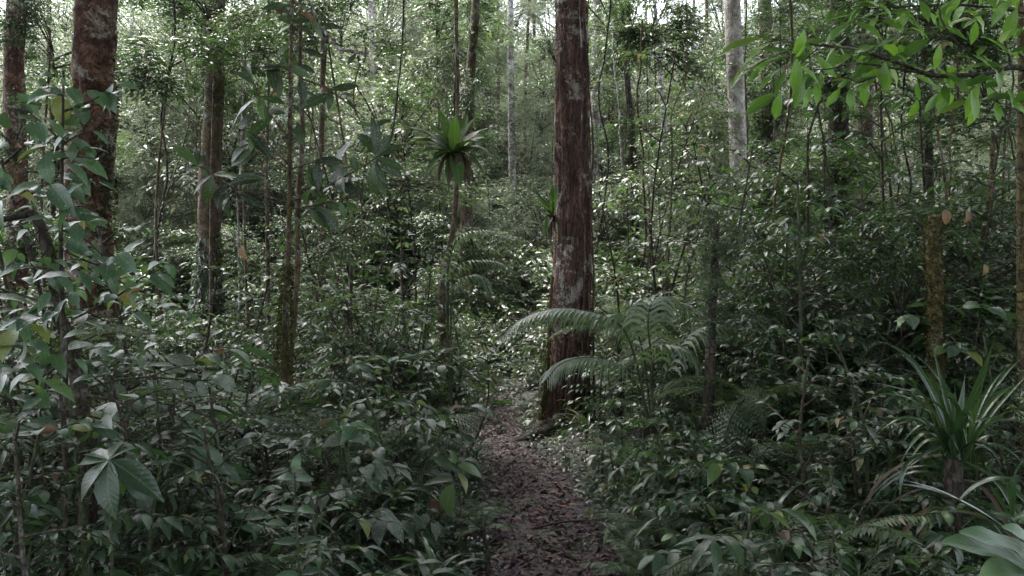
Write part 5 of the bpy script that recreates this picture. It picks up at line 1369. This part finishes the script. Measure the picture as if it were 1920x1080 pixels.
for (px, Y, n_, h) in [(60, 2.6, 16, .42), (350, 2.9, 14, .4), (460, 3.6, 16, .45), (760, 4.6, 14, .4), (820, 3.5, 12, .3), (1180, 4.0, 12, .3), (1290, 4.9, 16, .45), (1450, 4.0, 16, .45), (1600, 3.5, 14, .4), (1100, 7.2, 14, .4), (700, 6.6, 16, .5), (250, 4.4, 16, .5), (1690, 5.4, 16, .5), (890, 6.2, 12, .3)]:
    g = ground_at(px, Y)
    t = thing("sedge", g, f"tuft of narrow arching grass blades {place_words(px, Y)}", "grass tuft")
    lvs = []
    for q in range(n_):
        a = random.uniform(0, 6.283); e = random.uniform(.5, 1.6)
        lvs.append((g + [random.gauss(0, .02), random.gauss(0, .02), .25], np.array([math.cos(a), math.sin(a), e]), np.array([math.cos(a) * -.5, math.sin(a) * -.5, 1]), h * random.uniform(.7, 1.3)))
    add_leaves(t, g, 'blade', lvs)
    mb = MB(); Vt, Ft, Ut = tube([(0, 0, -.03), (0, 0, .27)], [.016, .01], 6); mb.add(Vt, Ft, Ut); link("stem", mb.mesh("stem", [B_STEM]), t)
for (px, Y, H, k, lab) in [(1165, 5.3, .55, 'dark', "dark low shrub hiding the front of the palm's foot"), (1215, 5.0, .55, 'ovate', "bluish low shrub right in front of the palm's foot"), (1265, 5.4, .65, 'dark', "dark low shrub on the far flank of the palm's foot"), (1130, 6.6, .6, 'mid', "fresh green low shrub between red trunk and palm"),
                           (1125, 8.0, .8, 'dark', "dark shrub pressed against the red trunk's foot"), (1170, 7.4, .9, 'dark', "dark taller shrub behind the palm's lowest fronds"), (1300, 6.4, .8, 'lance', "narrow-leaved shrub between the palm and the climber-clad trunk"), (1245, 4.4, .45, 'dark', "knee-high dark plant some way before the palm"), (1190, 4.7, .4, 'lance', "knee-high narrow-leaved plant at the path edge before the palm"),
                           (1760, 3.6, .42, 'dark', "dark low plant hiding the strap-leaved rosette's stump"), (1835, 3.7, .5, 'lance', "narrow-leaved low plant against the strap-leaved rosette's stump"),
                           (800, 6.8, 1.3, 'mid', "fresh green shrub half covering the crooked mossy stem"), (870, 7.2, 1.0, 'dark', "dark shrub at the foot of the crooked mossy stem"), (835, 7.0, 1.7, 'dark', "tall dark shrub hiding the middle of the crooked mossy stem")]:
    g = ground_at(px, Y)
    tb, lv = arch(g, H, .3 + .25 * H, int(7 + 5 * H), 8, random.uniform(.07, .11), bare=.08)
    build_plant("shrub", g, tb, lv, k, lab, "shrub", None)
for i, (px, Y, L_, a) in enumerate([(1000, 5.2, .5, .4), (1080, 4.6, .4, 2.2), (960, 6.0, .45, 1.2), (1120, 5.0, .35, .9), (930, 4.7, .4, 2.8), (1010, 7.4, .5, .2)]):
    g = ground_at(px, Y) + [0, 0, .03]
    e = g + np.array([math.cos(a) * L_, math.sin(a) * L_, .01]); e[2] = float(hz(e[0], e[1])) + .03
    ln = smooth_line([g, (g + e) / 2 + [random.gauss(0, .03), random.gauss(0, .03), .015], e], 8)
    Vt, Ft, Ut = tube(ln - g, [.007, .003], 6)
    tag(link("fallen_twig", MB().add(Vt, Ft, Ut).mesh("fallen_twig", [B_TWIG]), loc=tuple(g)), "thin dead twig lying on the leaf-strewn path", "twig", "twigs fallen on the path")

# ------------------------------------------------------------------ ground cover, leaf litter
def cover(n, Y0, Y1, ll, hgt, per, path_gap, mat, name, label, tpl):
    Y = np.exp(rng.uniform(np.log(Y0), np.log(Y1), n * 2)); px = rng.uniform(-150, 2070, n * 2)
    x = (px - 960) / F_PX * Y
    ok = path_d(x, Y) > path_gap + rng.random(n * 2) * .12
    x, Y = x[ok][:n], Y[ok][:n]
    m = len(x)
    z = hz(x, Y)
    h = rng.uniform(*hgt, m) * (.5 + .5 * sstep(.1, .9, path_d(x, Y)))
    mb = MB()
    P, D, N, S = [], [], [], []
    for q in range(per):
        a = rng.random(m) * 6.283
        f = rng.uniform(.35, 1.0, m)
        o = np.stack([np.cos(a), np.sin(a), np.zeros(m)], -1)
        P.append(np.stack([x, Y, z + h * f], -1) + o * .02)
        d = o.copy(); d[:, 2] = rng.uniform(-.45, .45, m)
        D.append(d); N.append(rng.normal(size=(m, 3)) * .35 + [0, -.15, 1]); S.append(rng.uniform(ll[0], ll[1], m))
    scatter(mb, tpl, np.concatenate(P), np.concatenate(D), np.concatenate(N), np.concatenate(S))
    base = np.stack([x, Y, z], -1)
    st = np.array([[-.002, 0, 0], [.002, 0, 0], [.001, 0, 1], [-.001, 0, 1]])
    V = base[:, None] + st[None] * np.stack([np.ones(m), np.ones(m), h], -1)[:, None]
    mb.add(V.reshape(-1, 3), [(np.arange(m)[:, None] * 4 + np.arange(4)[None])], None, 0, 1)
    tag(link(name, mb.mesh(name, [mat, B_STEM])), label, None, None, "stuff")
cover(9000, 2.2, 9.5, (.03, .075), (.06, .36), 7, -.05, M_GREEN_LITTER, "undergrowth", "dense low undergrowth of small dark leaves either side of the path", T5)
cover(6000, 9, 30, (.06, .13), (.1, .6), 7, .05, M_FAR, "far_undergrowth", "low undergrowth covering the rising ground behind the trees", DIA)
cover(900, 2.6, 13, (.02, .04), (.015, .05), 5, -.30, M_GREEN_LITTER, "path_weeds", "tiny seedlings and moss sprigs along the path", DIA)

n = 15000
Y = np.exp(rng.uniform(np.log(2.5), np.log(14), n)); c = np.interp(Y, PY, PC); w = np.interp(Y, PY, PW)
x = c + rng.normal(size=n) * w * .75
z = hz(x, Y) + .016 + rng.random(n) * .012
a = rng.random(n) * 6.283
mb = MB()
scatter(mb, leaf_tpl(2, .5, .35, .5), np.stack([x, Y, z], -1), np.stack([np.cos(a), np.sin(a), rng.uniform(-.1, .25, n)], -1), rng.normal(size=(n, 3)) * .35 + [0, 0, 1], rng.uniform(.018, .055, n) * np.where(rng.random(n) < .09, 1.9, 1.0))
tag(link("leaf_litter", mb.mesh("leaf_litter", [M_LITTER])), "purplish brown fallen leaves carpeting the path", None, None, "stuff")
for (px, py, k, s, lab) in [(1067, 953, 'orange', .07, "orange fallen leaf lying in the middle of the path"), (1007, 786, 'dead', .09, "pale pink fallen leaf where the path bends"), (1146, 1031, 'orange', .06, "yellow fallen leaf at the lower path edge"), (1010, 980, 'dead', .05, "reddish fallen leaf on the near path"), (960, 912, 'dead', .06, "pinkish fallen leaf beside the path moss"), (1066, 978, 'dead', .05, "small pink fallen leaf just below the orange one"), (1022, 1010, 'dead', .05, "red-brown fallen leaf low on the path")]:
    dep = CAM_H / ((py - 540) / F_PX)
    for _ in range(6):
        xx = (px - 960) / F_PX * dep; dep = (CAM_H - float(hz(xx, dep)) - .03) / ((py - 540) / F_PX)
    p = np.array([(px - 960) / F_PX * dep, dep, float(hz((px - 960) / F_PX * dep, dep)) + .035])
    tag(link("fallen_leaf", random.choice(LS[k]), None, leaf_matrix(p, np.array([random.uniform(-1, 1), random.uniform(-.5, .5), .08]), np.array([0, -.25, 1.0]), s, np.zeros(3))), lab, "leaf")
print("objects", len(COL.objects))
